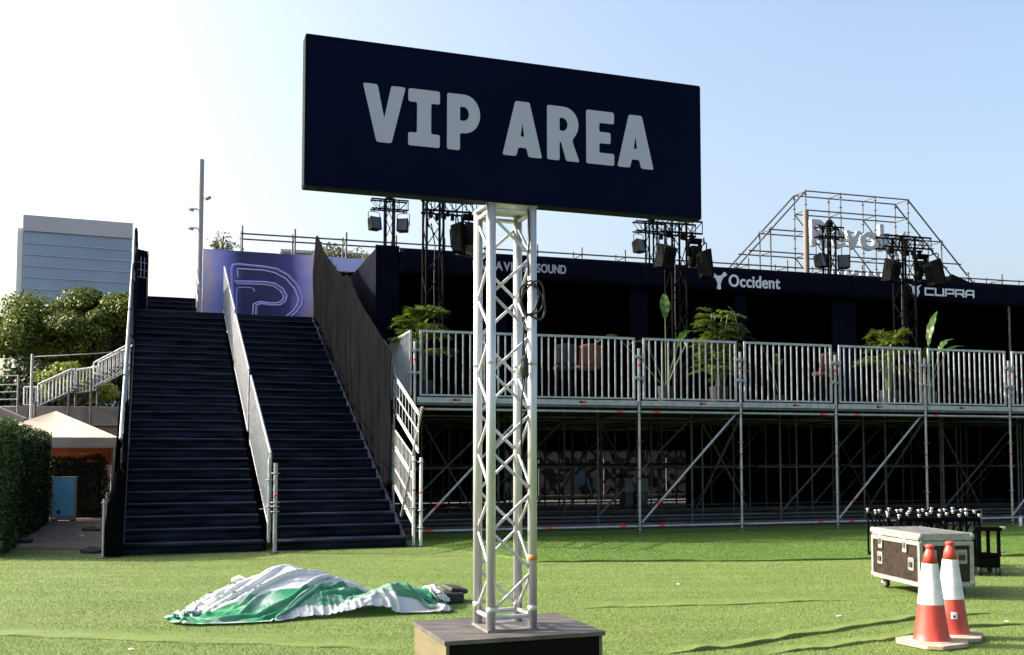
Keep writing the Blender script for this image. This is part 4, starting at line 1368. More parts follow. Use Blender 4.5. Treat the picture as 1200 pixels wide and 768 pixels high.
def banana(label, u, w, leaves, seed):
    random.seed(seed)
    t = thing('potted_banana', label, 'plant', FW(u, w, DECK), FA)
    planter(t, 0.18, 0.36)
    for (az, lean, L0, Lb, wd) in leaves:
        d = Vector((math.cos(az), math.sin(az), 0)); side = Vector((-d.y, d.x, 0))
        p0 = Vector((0, 0, 0.3))
        p1 = p0 + (d * math.sin(lean) + Vector((0, 0, math.cos(lean)))) * L0
        b = MB(); b.tube([p0, (p0 + p1) / 2 - d * 0.02, p1], 0.013, 6, taper=[1.2, 1, 0.7]); stm = b.build('stem', stemm, t)
        b = MB()
        def fn(s, v):
            prof = math.sin(math.pi * min(1, 0.06 + 0.94 * s)) ** 0.7
            c = p1 + (d * math.sin(lean + 0.5 * s) + Vector((0, 0, math.cos(lean + 0.9 * s * lean * 2)))) * Lb * s
            x = (v - 0.5) * 2
            return c + side * x * wd * prof + Vector((0, 0, 0.35 * wd * abs(x) * prof)) + d * 0.02 * math.sin(s * 22) * abs(x)
        b.grid(fn, 16, 6)
        o = b.build('leaf', palm2, t, smooth=True)
banana('banana plant with one upright leaf left of the emblem tower', 5.38, 1.1, [(1.2, 0.05, 1.45, 0.55, 0.10), (2.9, 0.75, 1.3, 0.9, 0.11), (0.2, 0.5, 1.0, 0.5, 0.10), (3.4, 0.5, 0.8, 0.7, 0.10), (5.0, 0.4, 0.9, 0.6, 0.10)], 4)
banana('banana plant with tall upright leaf beside the angular-lettering tower', 11.72, 1.1, [(0.4, 0.04, 1.10, 0.80, 0.085), (0.1, 0.35, 1.0, 0.55, 0.10), (2.8, 0.4, 0.9, 0.5, 0.1), (5.2, 0.4, 0.8, 0.6, 0.1), (4.0, 0.3, 0.7, 0.5, 0.1)], 5)
banana('dim broad leaved plant by the pavilion column', 9.3, 3.2, [(2.4, 0.3, 1.1, 0.6, 0.09), (1.0, 0.5, 0.9, 0.5, 0.08), (4.0, 0.4, 0.8, 0.5, 0.08)], 6)

# high chairs on the deck
def chair(label, u, w, m, rz=0.0):
    t = thing('high_chair', label, 'chair', FW(u, w, DECK), FA + rz)
    for sx_ in (-1, 1):
        for sy_ in (-1, 1):
            rod('leg', (0.19 * sx_, 0.17 * sy_, 0.0), (0.15 * sx_, 0.14 * sy_, 0.66), 0.014, blacksteel, t, 8)
    b = MB(); b.box((0, 0, 0.70), (0.40, 0.38, 0.09)); b.build('seat', m, t, bevel=0.03)
    b = MB()
    def fn(s, v):
        a = (s - 0.5) * 2
        return (0.21 * a, 0.17 - 0.07 * a * a + 0.05 * v, 0.74 + 0.42 * v * (1 - 0.12 * a * a))
    b.grid(fn, 12, 6)
    o = b.build('backrest', m, t, smooth=True)
    sd = o.modifiers.new('solid', 'SOLIDIFY'); sd.thickness = 0.05
    rod('footrest', (-0.17, -0.16, 0.28), (0.17, -0.16, 0.28), 0.011, blacksteel, t, 8)
chair('rust orange upholstered high chair behind the barred railing', 3.72, 1.2, mat('rust_fabric', (0.11, 0.028, 0.012), 0.8, 0, 0.25, 9), R(180))
chair('dark blue grey high chair next to the rust orange chair', 3.28, 1.3, mat('slate_fabric', (0.012, 0.013, 0.02), 0.8), R(170))
chair('dark red upholstered high chair behind the barred railing', 9.15, 1.2, mat('red_fabric', (0.06, 0.009, 0.008), 0.8, 0, 0.25, 9), R(185))
random.seed(11)

# ================================================================== FAR LEFT: office block, trees, lamp, stair, wall
glassm = mat('blue_office_glass', (0.27, 0.35, 0.43), 0.5, 0.0, 0.12, 0.06, 0, 1, 0.6)
panelm = mat('pale_grey_cladding', (0.46, 0.455, 0.46), 0.7, 0, 0.05, 0.1)
spanm = mat('spandrel_grey', (0.31, 0.39, 0.47), 0.5, 0, 0.06, 0.1)
ob = thing('office_block', 'tall glass office block with pale parapet rising behind the trees', 'building', (-159.3, 330, 0), R(22))
OW, OH = 33.5, 79.3
b = MB(); b.box((OW / 2, 15.2, 37.0), (OW - 0.6, 30, 74.0)); b.build('wall', spanm, ob)
b = MB(); b.box((OW / 2, 15, 76.7), (OW, 31, 5.2)); b.build('parapet', panelm, ob)
b = MB(); b.box((-1.0, 13, 36.5), (1.6, 20, 78.0)); b.build('stair_core', panelm, ob)
pw = OW / 14
for f in range(8):
    zt = 73.6 - f * 3.72
    for k in range(14):
        blk('window_pane', (pw * (k + 0.5), 0.18, zt - 1.55), (pw - 0.16, 0.1, 3.05), glassm, ob)
    blk('spandrel', (OW / 2, 0.02, zt - 3.40), (OW - 0.3, 0.34, 0.36), mat('pale_spandrel', (0.38, 0.44, 0.50), 0.6, 0, 0.04, 0.1), ob)

bark = mat('grey_bark', (0.06, 0.048, 0.036), 0.9, 0, 0.3, 6, 0.4, 15)
tree_leaf = leafmat('warm_tree_leaf', (0.018, 0.042, 0.005), (0.165, 0.205, 0.017), 0.5, 0.25, 0.45)
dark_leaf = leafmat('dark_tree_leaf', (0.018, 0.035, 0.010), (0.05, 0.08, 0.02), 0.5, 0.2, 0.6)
lime_leaf = leafmat('lime_shrub_leaf', (0.12, 0.17, 0.02), (0.24, 0.27, 0.04), 0.5, 0.3, 0.8)
def tree(label, loc, crown_c, crown_r, nclump, per, leaf, m, seed, trunk=True, group=None, name='tree', clump_r=0.9):
    r_ = np.random.default_rng(seed)
    random.seed(seed)
    t = thing(name, label, 'tree' if name == 'tree' else 'shrub', loc, 0, group)
    cc = np.array(crown_c); cr = np.array(crown_r)
    cl = []
    while len(cl) < nclump:
        p = r_.normal(size=3); p /= np.linalg.norm(p)
        rad = r_.uniform(0.45, 1.0) ** 0.5
        q = cc + p * cr * rad * r_.uniform(0.85, 1.08)
        if p[2] < -0.55 and r_.random() < 0.7:
            continue
        cl.append(q)
    cl = np.array(cl)
    pts = []
    nr = []
    for q in cl:
        k = int(per * r_.uniform(0.6, 1.4))
        d = r_.normal(size=(k, 3)); d /= np.linalg.norm(d, axis=1)[:, None]
        rad = clump_r * r_.uniform(0.55, 1.15) * r_.uniform(0.35, 1.0, k)[:, None] ** 0.6
        e = d * rad * np.array([1.15, 1.15, 0.72])
        pts.append(q + e); nr.append(d + np.array([0, 0, 0.6]))
    P_ = np.concatenate(pts); NR = np.concatenate(nr)
    V, F = leaf_quads(P_, leaf, 0.6, NR, 0.7)
    soup('crown', V, F, m, t)
    if trunk:
        b = MB()
        top = Vector(crown_c) - Vector((0, 0, crown_r[2] * 0.4))
        b.tube([(0, 0, 0), (0.1, 0, top.z * 0.5), (crown_c[0] * 0.7, crown_c[1] * 0.7, top.z)], 0.26, 10, taper=[1.2, 0.9, 0.6])
        b.build('trunk', bark, t, smooth=True)
        for q in cl[:: max(1, len(cl) // 9)]:
            b = MB(); b.tube([tuple(top - Vector((0, 0, 0.6))), tuple((Vector(q) + top) / 2 + Vector((0, 0, -0.3))), tuple(q)], 0.10, 6, taper=[1, 0.7, 0.3]); b.build('limb', bark, t)
    return t
tree('broad yellow green tree left of its taller neighbour before the office block', (-21.3, 46, 0), (0, 0, 6.6), (2.55, 2.5, 1.6), 48, 800, 0.14, tree_leaf, 31, True, None, 'tree', 0.95)
tree('rounded yellow green tree beside the staircase, in front of the office block', (-18.3, 45, 0), (0, 0, 7.15), (1.9, 1.9, 1.65), 42, 800, 0.135, tree_leaf, 32, True, None, 'tree', 0.85)
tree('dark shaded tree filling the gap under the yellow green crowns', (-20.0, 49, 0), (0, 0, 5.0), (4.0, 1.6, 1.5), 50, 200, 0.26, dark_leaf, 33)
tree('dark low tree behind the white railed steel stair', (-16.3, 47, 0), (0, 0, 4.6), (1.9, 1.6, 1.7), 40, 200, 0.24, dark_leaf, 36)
tree('bright lime shrub behind the white railed steel stair', (-16.7, 39, 0), (0, 0, 4.2), (1.35, 0.9, 0.75), 30, 160, 0.15, lime_leaf, 34, True, None, 'shrub', 0.45)
tree('wispy grey green tree top peeking over the violet banner', (-12.6, 44, 0), (0, 0, 10.2), (0.6, 0.6, 0.9), 14, 45, 0.12, leafmat('olive_leaf', (0.09, 0.10, 0.05), (0.20, 0.20, 0.11), 0.6, 0.2, 1), 35, True, None, 'tree', 0.4)
tree('hazy olive trees behind the walkway rail', (-10.5, 60, 0), (0, 0, 12.2), (1.8, 1.2, 1.5), 34, 80, 0.22, leafmat('olive_leaf', (0.09, 0.10, 0.05), (0.20, 0.20, 0.11), 0.6, 0.2, 1), 37, True, None, 'tree', 0.7)

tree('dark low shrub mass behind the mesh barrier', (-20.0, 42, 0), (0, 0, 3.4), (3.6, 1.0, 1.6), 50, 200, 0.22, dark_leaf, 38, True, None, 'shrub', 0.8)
tanm = mat('tan_facade', (0.36, 0.31, 0.25), 0.8, 0, 0.1, 0.3)
fb = thing('tan_building', 'low tan building with rooftop units behind the walkway rail', 'building', (-17, 75, 0), R(17))
b = MB(); b.box((5, 5, 8.2), (10, 10, 16.4)); b.build('wall', tanm, fb)
b = MB(); b.box((5, 5, 16.5), (10.3, 10.3, 0.2)); b.build('parapet', panelm, fb)
for k in range(5):
    b = MB(); b.box((1.2 + 1.9 * k, 3 + k % 2, 16.85 + 0.1 * (k % 3)), (1.1, 1.1, 0.5 + 0.3 * (k % 2))); b.build('roof_unit', tanm if k % 2 else panelm, fb)
for k in range(4):
    blk('window', (1.2 + 2.4 * k, -0.02, 15.2), (1.3, 0.1, 1.2), glassm, fb)
fb2 = thing('distant_terrace', 'pale distant terrace roofline behind the block letter scaffold', 'building', (29.4, 85, 0), R(17))
b = MB(); b.box((0, 5, 8.1), (6.0, 10, 16.2)); b.build('wall', panelm, fb2)
for k in range(9):
    blk('roof_fin', (-2.8 + 0.7 * k, 0.1, 16.5), (0.4, 0.3, 0.6), panelm, fb2)

lp = thing('lamp_post', 'tall grey lamp post with three small spotlights beside the banner', 'lamp post', (-13.85, 45, 0), 0)
polem = mat('grey_painted_pole', (0.30, 0.30, 0.30), 0.5, 0.2, 0.08, 2)
b = MB(); b.tube([(0, 0, 0.0), (0, 0, 14.6)], 0.125, 16); b.build('pole', polem, lp, smooth=False)
b = MB(); b.lathe([(0.22, 0.0), (0.22, 0.06), (0.14, 0.12)], 16); b.build('base', polem, lp)
for (dx, zz) in ((1, 12.85), (-1, 12.35), (-1, 11.5)):
    a = rod('arm', (0.08 * dx, -0.05, zz), (0.26 * dx, -0.12, zz), 0.035, polem, lp, 8)
    b = MB(); b.lathe([(0.03, 0.11), (0.075, 0.07), (0.08, -0.12), (0.07, -0.15)][::-1], 12)
    b.build('spotlight', polem, a, smooth=True, matrix=Matrix.Translation((0.40 * dx, -0.16, zz - 0.02)) @ Matrix.Rotation(R(70) * dx, 4, 'Y'))

# concrete retaining wall with panels
wa = thing('retaining_wall', 'grey brown concrete retaining wall behind the cream gazebo', 'wall', (-20.5, 34.6, 0), R(8))
for k in range(6):
    b = MB(); b.box((1.0 + 2.02 * k, 0, 1.22), (2.0, 0.4, 2.44)); b.build('lower_panel', mat('brown_concrete', (0.19, 0.145, 0.11), 0.85, 0, 0.3, 1.2, 0.3, 10), wa, bevel=0.01)
    b = MB(); b.box((1.0 + 2.02 * k, -0.08, 2.79), (2.01, 0.5, 0.66)); b.build('upper_panel', concrete, wa, bevel=0.01)
b = MB(); b.box((6, 5.2, 1.5), (12.2, 10, 3.0)); b.build('fill', mat('earth', (0.07, 0.06, 0.04), 0.95), wa)
whitest = mat('white_painted_steel', (0.60, 0.60, 0.60), 0.5, 0.0, 0.1, 4)
# steel stair with white rail on top of the wall
ss = thing('steel_stair', 'white railed steel stair climbing above the retaining wall', 'stair', (-16.1, 34.4, 3.12), R(8))
def panel(x0, za, x1, zb, h, n, y=0.0):
    g = rod('rail_panel', (x0, y, za), (x1, y, zb), 0.03, whitest, ss, 6)
    rod('bottom_tube', (x0, y, za - h), (x1, y, zb - h), 0.022, whitest, g, 6)
    for i in range(n + 1):
        t = i / n
        rod('bar', (x0 + (x1 - x0) * t, y, za + (zb - za) * t), (x0 + (x1 - x0) * t, y, za + (zb - za) * t - h), 0.016 if i not in (0, n) else 0.026, whitest, g, 6)
panel(-0.3, 0.62, 0.15, 0.62, 0.6, 5)
panel(0.25, 0.74, 1.30, 1.25, 0.72, 9)
panel(0.38, 0.66, 1.42, 1.18, 0.72, 9, -0.8)
panel(1.36, 1.22, 2.02, 1.32, 0.78, 6)
panel(2.08, 1.48, 3.2, 2.10, 0.80, 9)
panel(2.12, 1.40, 3.2, 2.02, 0.80, 9, -0.8)
for k in range(14):
    blk('tread', (0.35 + 0.21 * k, -0.4, 0.02 + 0.105 * k), (0.24, 0.8, 0.03), galv_dark, ss)
for x in (0.3, 1.35, 2.05, 3.1):
    for y in (0, -0.8):
        rod('support', (x, y, -3.1 if y < -0.5 else 0.0), (x, y, 0.1 + (x - 0.3) * 0.45), 0.035, galv_dark, ss, 8)
mr_ = thing('mesh_barrier', 'grey mesh barrier at the head of the sloping concrete ramp', 'barrier', (-15.6, 30.4, 2.80), R(0))
for zz in (0.08, 0.3, 0.52, 0.74, 1.0):
    rod('rail', (0, 0, zz), (0.92, 0, zz + 0.02), 0.018, galv, mr_, 6)
for x in (0.0, 0.9):
    rod('post', (x, 0, -2.8), (x, 0, 1.05), 0.026, galv, mr_, 8)
rm = thing('ramp_wall', 'sloping grey concrete ramp wall above the hedge', 'ramp wall', (-13.7, 28, 0), R(0))
b = MB()
b.add([(-1.6, -0.12, 0), (0.42, -0.12, 0), (0.42, -0.12, 2.47), (-1.6, -0.12, 3.3), (-1.6, 0.12, 0), (0.42, 0.12, 0), (0.42, 0.12, 2.47), (-1.6, 0.12, 3.3)], [(0, 1, 2, 3), (7, 6, 5, 4), (0, 4, 5, 1), (1, 5, 6, 2), (2, 6, 7, 3), (3, 7, 4, 0)])
b.build('parapet', concrete, rm, bevel=0.01)
# flag pole with a rope
fp = thing('pole', 'thin pale metal pole with a rope tied to its head', 'pole', (-12.27, 26.1, 0), 0)
rod('shaft', (0, 0, 0), (0, 0, 4.05), 0.035, galv, fp, 10)
rod('foot', (0, 0, 0), (0, 0, 1.98), 0.045, blacksteel, fp, 10)
b = MB(); b.tube([(0, 0, 3.98), (1.2, 1.0, 4.16), (2.6, 2.6, 4.5), (4.2, 4.2, 5.1)], 0.012, 6); b.build('rope', whitest, fp, smooth=True)

# cream gazebo
cream = mat('cream_canvas', (0.60, 0.49, 0.37), 0.8, 0, 0.06, 3, 0.1, 15)
taupe = mat('taupe_canvas', (0.36, 0.30, 0.25), 0.8, 0, 0.08, 3)
gz = thing('gazebo', 'cream pop-up gazebo with taupe valance beyond the hedge', 'gazebo', (-11.08, 24.85, 0), R(19))
b = MB()
e = 1.5
def roof(s, t):
    return None
zc, ze = 2.54, 1.88
for k in range(4):
    a0, a1 = R(45 + 90 * k), R(135 + 90 * k)
    p0 = Vector((e * math.copysign(1, math.cos(a0)), e * math.copysign(1, math.sin(a0)), ze))
    p1 = Vector((e * math.copysign(1, math.cos(a1)), e * math.copysign(1, math.sin(a1)), ze))
    pk = Vector((0, 0, zc))
    def fn(s, t, p0=p0, p1=p1):
        q = p0.lerp(p1, s).lerp(pk, t)
        sag = -0.06 * math.sin(math.pi * s) * math.sin(math.pi * t)
        return q + Vector((0, 0, sag))
    b.grid(fn, 8, 6)
b.build('canopy', cream, gz, smooth=False)
for k in range(4):
    a0, a1 = R(45 + 90 * k), R(135 + 90 * k)
    p0 = Vector((e * math.copysign(1, math.cos(a0)), e * math.copysign(1, math.sin(a0)), ze))
    p1 = Vector((e * math.copysign(1, math.cos(a1)), e * math.copysign(1, math.sin(a1)), ze))
    b = MB()
    b.grid(lambda s, t: p0.lerp(p1, s) * 1.0 + Vector((0.012 * math.sin(s * 20), 0.012 * math.sin(s * 17), -0.235 * t)), 16, 2)
    b.build('valance', taupe, gz, smooth=True)
for sx_ in (-1, 1):
    for sy_ in (-1, 1):
        rod('leg', (1.45 * sx_, 1.45 * sy_, 0), (1.45 * sx_, 1.45 * sy_, 1.86), 0.024, galv, gz, 8)
        blk('foot', (1.45 * sx_, 1.45 * sy_, 0.006), (0.12, 0.12, 0.01), galv, gz)
og = thing('orange_counter_banner', 'dull orange banner hung across the back of the cream gazebo', 'banner', (-10.95, 25.9, 0), R(10))
b = MB(); b.grid(lambda s, t: (-0.7 + 1.5 * s, 0.02 * math.sin(s * 15), 1.22 + 0.42 * t), 20, 3); o = b.build('cloth', mat('orange_print', (0.42, 0.12, 0.05), 0.7, 0, 0.2, 3), og, smooth=True)
sd = o.modifiers.new('solid', 'SOLIDIFY'); sd.thickness = 0.01
for x in (-0.7, 0.8):
    rod('pole', (x, 0.03, 0), (x, 0.03, 1.68), 0.02, galv, og, 8)
b = MB(); b.box((0.12, 0.0, 1.50), (0.22, 0.05, 0.03)); b.build('light_strip', mat('yellow_mark', (0.7, 0.5, 0.1), 0.5), og)

# hedges
hedge_leaf = leafmat('hedge_leaf', (0.022, 0.055, 0.012), (0.075, 0.13, 0.025), 0.5, 0.2, 1.6)
hedge_dark = leafmat('dark_hedge_leaf', (0.012, 0.022, 0.010), (0.028, 0.045, 0.014), 0.5, 0.15, 1.6)
core = mat('hedge_twigs', (0.012, 0.014, 0.008), 0.95)
def hedge(label, loc, rz, L_, D_, H_, n, leaf, m, rnd=0.08, shoulder=0.0):
    t = thing('hedge', label, 'hedge', loc, rz)
    b = MB(); b.box((0, 0, H_ / 2 - 0.04), (L_ - 0.16, D_ - 0.16, H_ - 0.1)); b.build('branch_core', core, t, bevel=0.05)
    f = rng.uniform(0, 1, n)
    areas = np.array([L_ * H_, L_ * H_, D_ * H_, D_ * H_, L_ * D_]); areas = areas / areas.sum()
    cum = np.cumsum(areas)
    k = np.searchsorted(cum, f)
    a = rng.uniform(-0.5, 0.5, n); c = rng.uniform(0, 1, n)
    P_ = np.zeros((n, 3)); NR = np.zeros((n, 3))
    for i in range(5):
        s = k == i
        if i < 2:
            P_[s] = np.stack([a[s] * L_, np.full(s.sum(), (-.5 + i) * D_), c[s] * H_], 1); NR[s, 1] = -1 + 2 * i
        elif i < 4:
            P_[s] = np.stack([np.full(s.sum(), (-2.5 + i) * L_), a[s] * D_, c[s] * H_], 1); NR[s, 0] = -5 + 2 * i
        else:
            P_[s] = np.stack([a[s] * L_, (c[s] - .5) * D_, np.full(s.sum(), H_)], 1); NR[s, 2] = 1
    bulge = np.array([mnoise.noise(Vector(p * 1.7 + 9.1)) * 0.8 + mnoise.noise(Vector(p * 5.0)) * 0.5 for p in P_])
    P_ += NR * (bulge * rnd)[:, None] + rng.normal(0, 0.035, P_.shape)
    P_[:, 2] = np.maximum(P_[:, 2], 0.03)
    V, F = leaf_quads(P_, leaf, 0.55, NR, 0.8)
    soup('foliage', V, F, m, t)
    return t
hedge('bright green clipped hedge block at the lawn corner', (-8.12, 15.7, 0), R(109.73), 1.9, 0.75, 2.0, 15000, 0.055, hedge_leaf)
hedge('long dark green clipped hedge running back beside the path', (-9.58, 19.8, 0), R(109.73), 6.3, 0.7, 1.93, 30000, 0.06, leafmat('hedge_leaf_deep', (0.014, 0.032, 0.010), (0.045, 0.08, 0.018), 0.5, 0.2, 1.6))
hedge('dark rounded hedge screen under the cream gazebo', (-10.4, 24.4, 0), R(12), 1.35, 0.5, 1.38, 8000, 0.055, hedge_dark, 0.14)
# blue poster board
pb = thing('poster_board', 'light blue poster in a pale frame leaning before the dark hedge', 'poster', (-9.98, 22.9, 0.012), R(8))
b = MB(); b.box((0, 0, 0.50), (0.54, 0.04, 0.96)); b.build('frame', mat('pale_wood_frame', (0.42, 0.38, 0.34), 0.6), pb, bevel=0.006)
b = MB(); b.box((-0.01, -0.024, 0.53), (0.44, 0.008, 0.84)); pf = b.build('print', mat('light_blue_print', (0.26, 0.68, 0.90), 0.45, 0, 0.06, 4), pb)
b = MB(); b.lathe([(0.045, 0), (0.045, 0.003)], 16); b.build('print_mark', mat('navy_print', (0.03, 0.06, 0.14), 0.5), pf, matrix=Matrix.Translation((-0.1, -0.0285, 0.2)) @ Matrix.Rotation(R(90), 4, 'X'))
for s in (-0.2, 0.2):
    blk('foot', (s, 0.0, 0.01), (0.06, 0.3, 0.02), galv_dark, pb)
# stacked barrels and crates beside the gazebo leg
whitep = mat('white_plastic', (0.55, 0.55, 0.55), 0.4)
for i, (x, y, z, h, r, m, lab) in enumerate([(-8.95, 24.6, 0, 0.62, 0.19, mat('blue_plastic', (0.06, 0.10, 0.16), 0.5), 'blue plastic drum with white rim beside the gazebo leg'), (-8.92, 25.3, 0, 0.85, 0.2, whitep, 'white plastic drum behind the blue drum')]):
    t = thing('drum', lab, 'drum', (x, y, z), 0)
    b = MB(); b.lathe([(r * .93, 0), (r, 0.05), (r, h * .45), (r * 1.03, h * .5), (r, h * .55), (r, h - .05), (r * .93, h)], 18); b.build('body', m, t, smooth=True)
    b = MB(); b.lathe([(r * .96, h - 0.02), (r * 1.04, h - 0.01), (r * 1.04, h + 0.03), (r * .9, h + 0.035)], 18); b.build('rim', whitep, t)
# grey box unit on the hedge line
un = thing('equipment_box', 'grey equipment box with pale frame behind the hedge', 'equipment', (-11.9, 23.6, 0), R(10))
b = MB(); b.box((0, 0, 0.98), (0.62, 0.5, 1.94)); b.build('housing', mat('grey_box', (0.16, 0.16, 0.165), 0.6), un, bevel=0.02)
for zz in (1.93, 1.55):
    beam('frame_rail', (-0.4, -0.28, zz), (0.36, -0.28, zz), 0.04, 0.04, whitest, un)
beam('frame_post', (0.34, -0.3, 0), (0.34, -0.3, 2.05), 0.06, 0.05, blacksteel, un)

# ================================================================== FLIGHT CASE
fc = thing('flight_case', 'brown flight case with aluminium edges on castors beside the cones', 'flight case', (4.44, 11.21, 0.011), R(8))
hexa = mat('brown_hexaboard', (0.022, 0.014, 0.011), 0.5, 0, 0.35, 14, 0.1, 300, 0.25)
Wc, Dc, Z1, Z2 = 0.60, 1.02, 0.115, 0.66
hx, hy = Wc / 2, Dc / 2
LIDZ = 0.585
b = MB(); b.box((0, 0, (Z1 + LIDZ) / 2), (Wc - 0.02, Dc - 0.02, LIDZ - Z1 - 0.006)); b.build('body', hexa, fc)
b = MB(); b.box((0, 0, (LIDZ + Z2) / 2 + 0.002), (Wc - 0.02, Dc - 0.02, Z2 - LIDZ - 0.008)); lid = b.build('lid', hexa, fc)
b = MB(); b.box((0, 0, Z2 - 0.003), (Wc - 0.08, Dc - 0.08, 0.012)); b.build('lid_skin', mat('grey_lid_skin', (0.13, 0.125, 0.12), 0.5, 0, 0.3, 8), lid)
def ang(name, c, d, parent=fc):
    b = MB(); b.box(c, d); return b.build(name, alu_case, parent, bevel=0.003)
et = 0.042
for sx_ in (-1, 1):
    for sy_ in (-1, 1):
        ang('edge_profile', (sx_ * (hx - et / 2 + 0.004), sy_ * (hy - et / 2 + 0.004), (Z1 + LIDZ) / 2 - 0.003), (et, et, LIDZ - Z1 - 0.01))
for zz, hgt in ((Z1 + 0.021, 0.046), (LIDZ - 0.026, 0.046), (LIDZ + 0.026, 0.042), (Z2 - 0.016, 0.036)):
    for s in (-1, 1):
        ang('edge_profile', (s * (hx - 0.012), 0, zz), (0.036, Dc - 0.03, hgt))
        ang('edge_profile', (0, s * (hy - 0.012), zz), (Wc - 0.03, 0.036, hgt))
for sx_ in (-1, 1):
    for sy_ in (-1, 1):
        for zz in (Z1 + 0.03, Z2 - 0.03):
            b = MB(); b.lathe([(0.01, -0.036), (0.026, -0.028), (0.035, 0), (0.026, 0.028), (0.01, 0.036)], 12, (sx_ * (hx - 0.014), sy_ * (hy - 0.014), zz)); b.build('corner_ball', alu_case, fc, smooth=True)
def dish(side, along, z, s=0.115, nm='handle'):
    """recessed handle dish on the long (x) or short (y) face"""
    rot = Matrix.Rotation(R(-90), 4, 'Z') if side == 'x' else Matrix.Identity(4)
    off = (-(hx - 0.006), along, z) if side == 'x' else (along, -(hy - 0.006), z)
    mx = Matrix.Translation(off) @ rot
    b = MB()
    for (c, d) in (((0, 0, s / 2), (s * 0.9, 0.012, 0.018)), ((0, 0, -s / 2), (s * 0.9, 0.012, 0.018)), ((-s * 0.41, 0, 0), (0.016, 0.0125, s)), ((s * 0.41, 0, 0), (0.016, 0.0125, s))):
        b.box(c, d)
    fr = b.build(nm, alu_case, fc, matrix=mx)
    def sub(nm_, c, d, m):
        bb = MB(); bb.box(c, d)
        o = link(nm_, bb.mesh(nm_, m), None, Matrix.Identity(4)); o.parent = fr
    sub('dish', (0, -0.001, 0), (s * 0.76, 0.006, s * 0.9), mat('dish_shadow_grey', (0.22, 0.22, 0.21), 0.4, 0.4))
    sub('grip', (0, -0.010, -s * 0.06), (s * 0.52, 0.014, s * 0.42), rubber)
for al in (-0.33, 0.33):
    dish('x', al, 0.335)
for al in (-0.17, 0.17):
    dish('y', al, 0.42, 0.125)
for al in (-0.22, 0.3):
    b = MB()
    b.box((-(hx + 0.004), al, 0.53), (0.014, 0.085, 0.17)); o = b.build('latch', alu_case, fc, bevel=0.004)
    blk('latch_turn', (-(hx + 0.014), al, 0.52), (0.01, 0.045, 0.06), galv_dark, o)
for sx_ in (-1, 1):
    for sy_ in (-1, 1):
        c = Vector((sx_ * (hx - 0.09), sy_ * (hy - 0.12), 0))
        b = MB(); b.box(c + Vector((0, 0, Z1 - 0.012)), (0.09, 0.11, 0.012)); b.box(c + Vector((0.03, -0.0, 0.08)), (0.008, 0.05, 0.07)); b.box(c + Vector((-0.03, -0.0, 0.08)), (0.008, 0.05, 0.07))
        ca = b.build('castor', galv, fc)
        rod('wheel', c + Vector((-0.022, -0.02, 0.05)), c + Vector((0.022, -0.02, 0.05)), 0.05, rubber, ca, 18)
        rod('hub', c + Vector((-0.024, -0.02, 0.05)), c + Vector((0.024, -0.02, 0.05)), 0.024, alu_case, ca, 12)

# ================================================================== CONES
conered = mat('faded_red_plastic', (0.43, 0.048, 0.033), 0.5, 0, 0.25, 9, 0.05, 60)
conewhite = mat('white_reflective_sleeve', (0.66, 0.66, 0.65), 0.45, 0, 0.14, 10)
slabm = mat('worn_rubber_base', (0.34, 0.28, 0.20), 0.85, 0, 0.25, 9, 0.3, 40)
def cone(label, loc, rz, lean=0.0):
    t = thing('traffic_cone', label, 'traffic cone', loc, rz, None)
    h, r0, r1 = 0.765, 0.135, 0.027
    oct_ = [(0.27, 0.17), (0.17, 0.27), (-0.17, 0.27), (-0.27, 0.17), (-0.27, -0.17), (-0.17, -0.27), (0.17, -0.27), (0.27, -0.17)]
    b = MB(); b.prism([(p[0] * .84, p[1] * .84) for p in oct_], 0.0, 0.035); b.build('base', slabm, t, bevel=0.008)
    b = MB(); b.lathe([(0.175, 0.035), (0.165, 0.042), (0.155, 0.043)], 28); b.build('base_ring', slabm, t)
    def rr(z):
        return r0 + (r1 + 0.012 - r0) * (z - 0.035) / (h - 0.035)
    zs = [0.036, 0.32, 0.325]
    b = MB(); b.lathe([(r0 + 0.012, 0.036), (r0 + 0.002, 0.05), (rr(0.1), 0.1), (rr(0.2), 0.2), (rr(0.318), 0.318)], 40, caps=False); b.build('lower_body', conered, t, smooth=True)
    b = MB(); b.lathe([(rr(z_) + 0.003, z_) for z_ in (0.316, 0.37, 0.42, 0.47, 0.52, 0.57, 0.632)], 40, caps=False); b.build('white_sleeve', conewhite, t, smooth=True)
    b = MB(); b.lathe([(rr(0.63), 0.630), (rr(0.70) - 0.002, 0.70), (0.030, 0.738), (0.026, 0.746), (0.034, 0.752), (0.036, 0.764), (0.033, 0.773), (0.02, 0.777)], 32); b.build('tip', conered, t, smooth=True)
    return t
cone('red and white traffic cone without sticker, beside the stickered cone', (3.285, 8.11, 0.011), R(28))
c2 = cone('red and white traffic cone with a small white sticker low down', (3.575, 8.42, 0.011), R(62))
b = MB()
a0 = math.atan2(-8.42, -3.575) - R(62) + R(10)
def stf(s, t):
    z = 0.165 + 0.055 * t
    rad = 0.135 + (0.039 - 0.135) * (z - 0.035) / 0.73 + 0.003
    a = a0 + (s - 0.5) * 0.42
    return (rad * math.cos(a), rad * math.sin(a), z)
b.grid(stf, 6, 2); b.build('sticker', letterwhite, c2)
b = MB()
def stf2(s, t):
    z = 0.175 + 0.02 * t
    rad = 0.135 + (0.039 - 0.135) * (z - 0.035) / 0.73 + 0.0045
    a = a0 + (s - 0.5) * 0.16
    return (rad * math.cos(a), rad * math.sin(a), z)
b.grid(stf2, 4, 1); b.build('sticker_mark', rubber, c2)

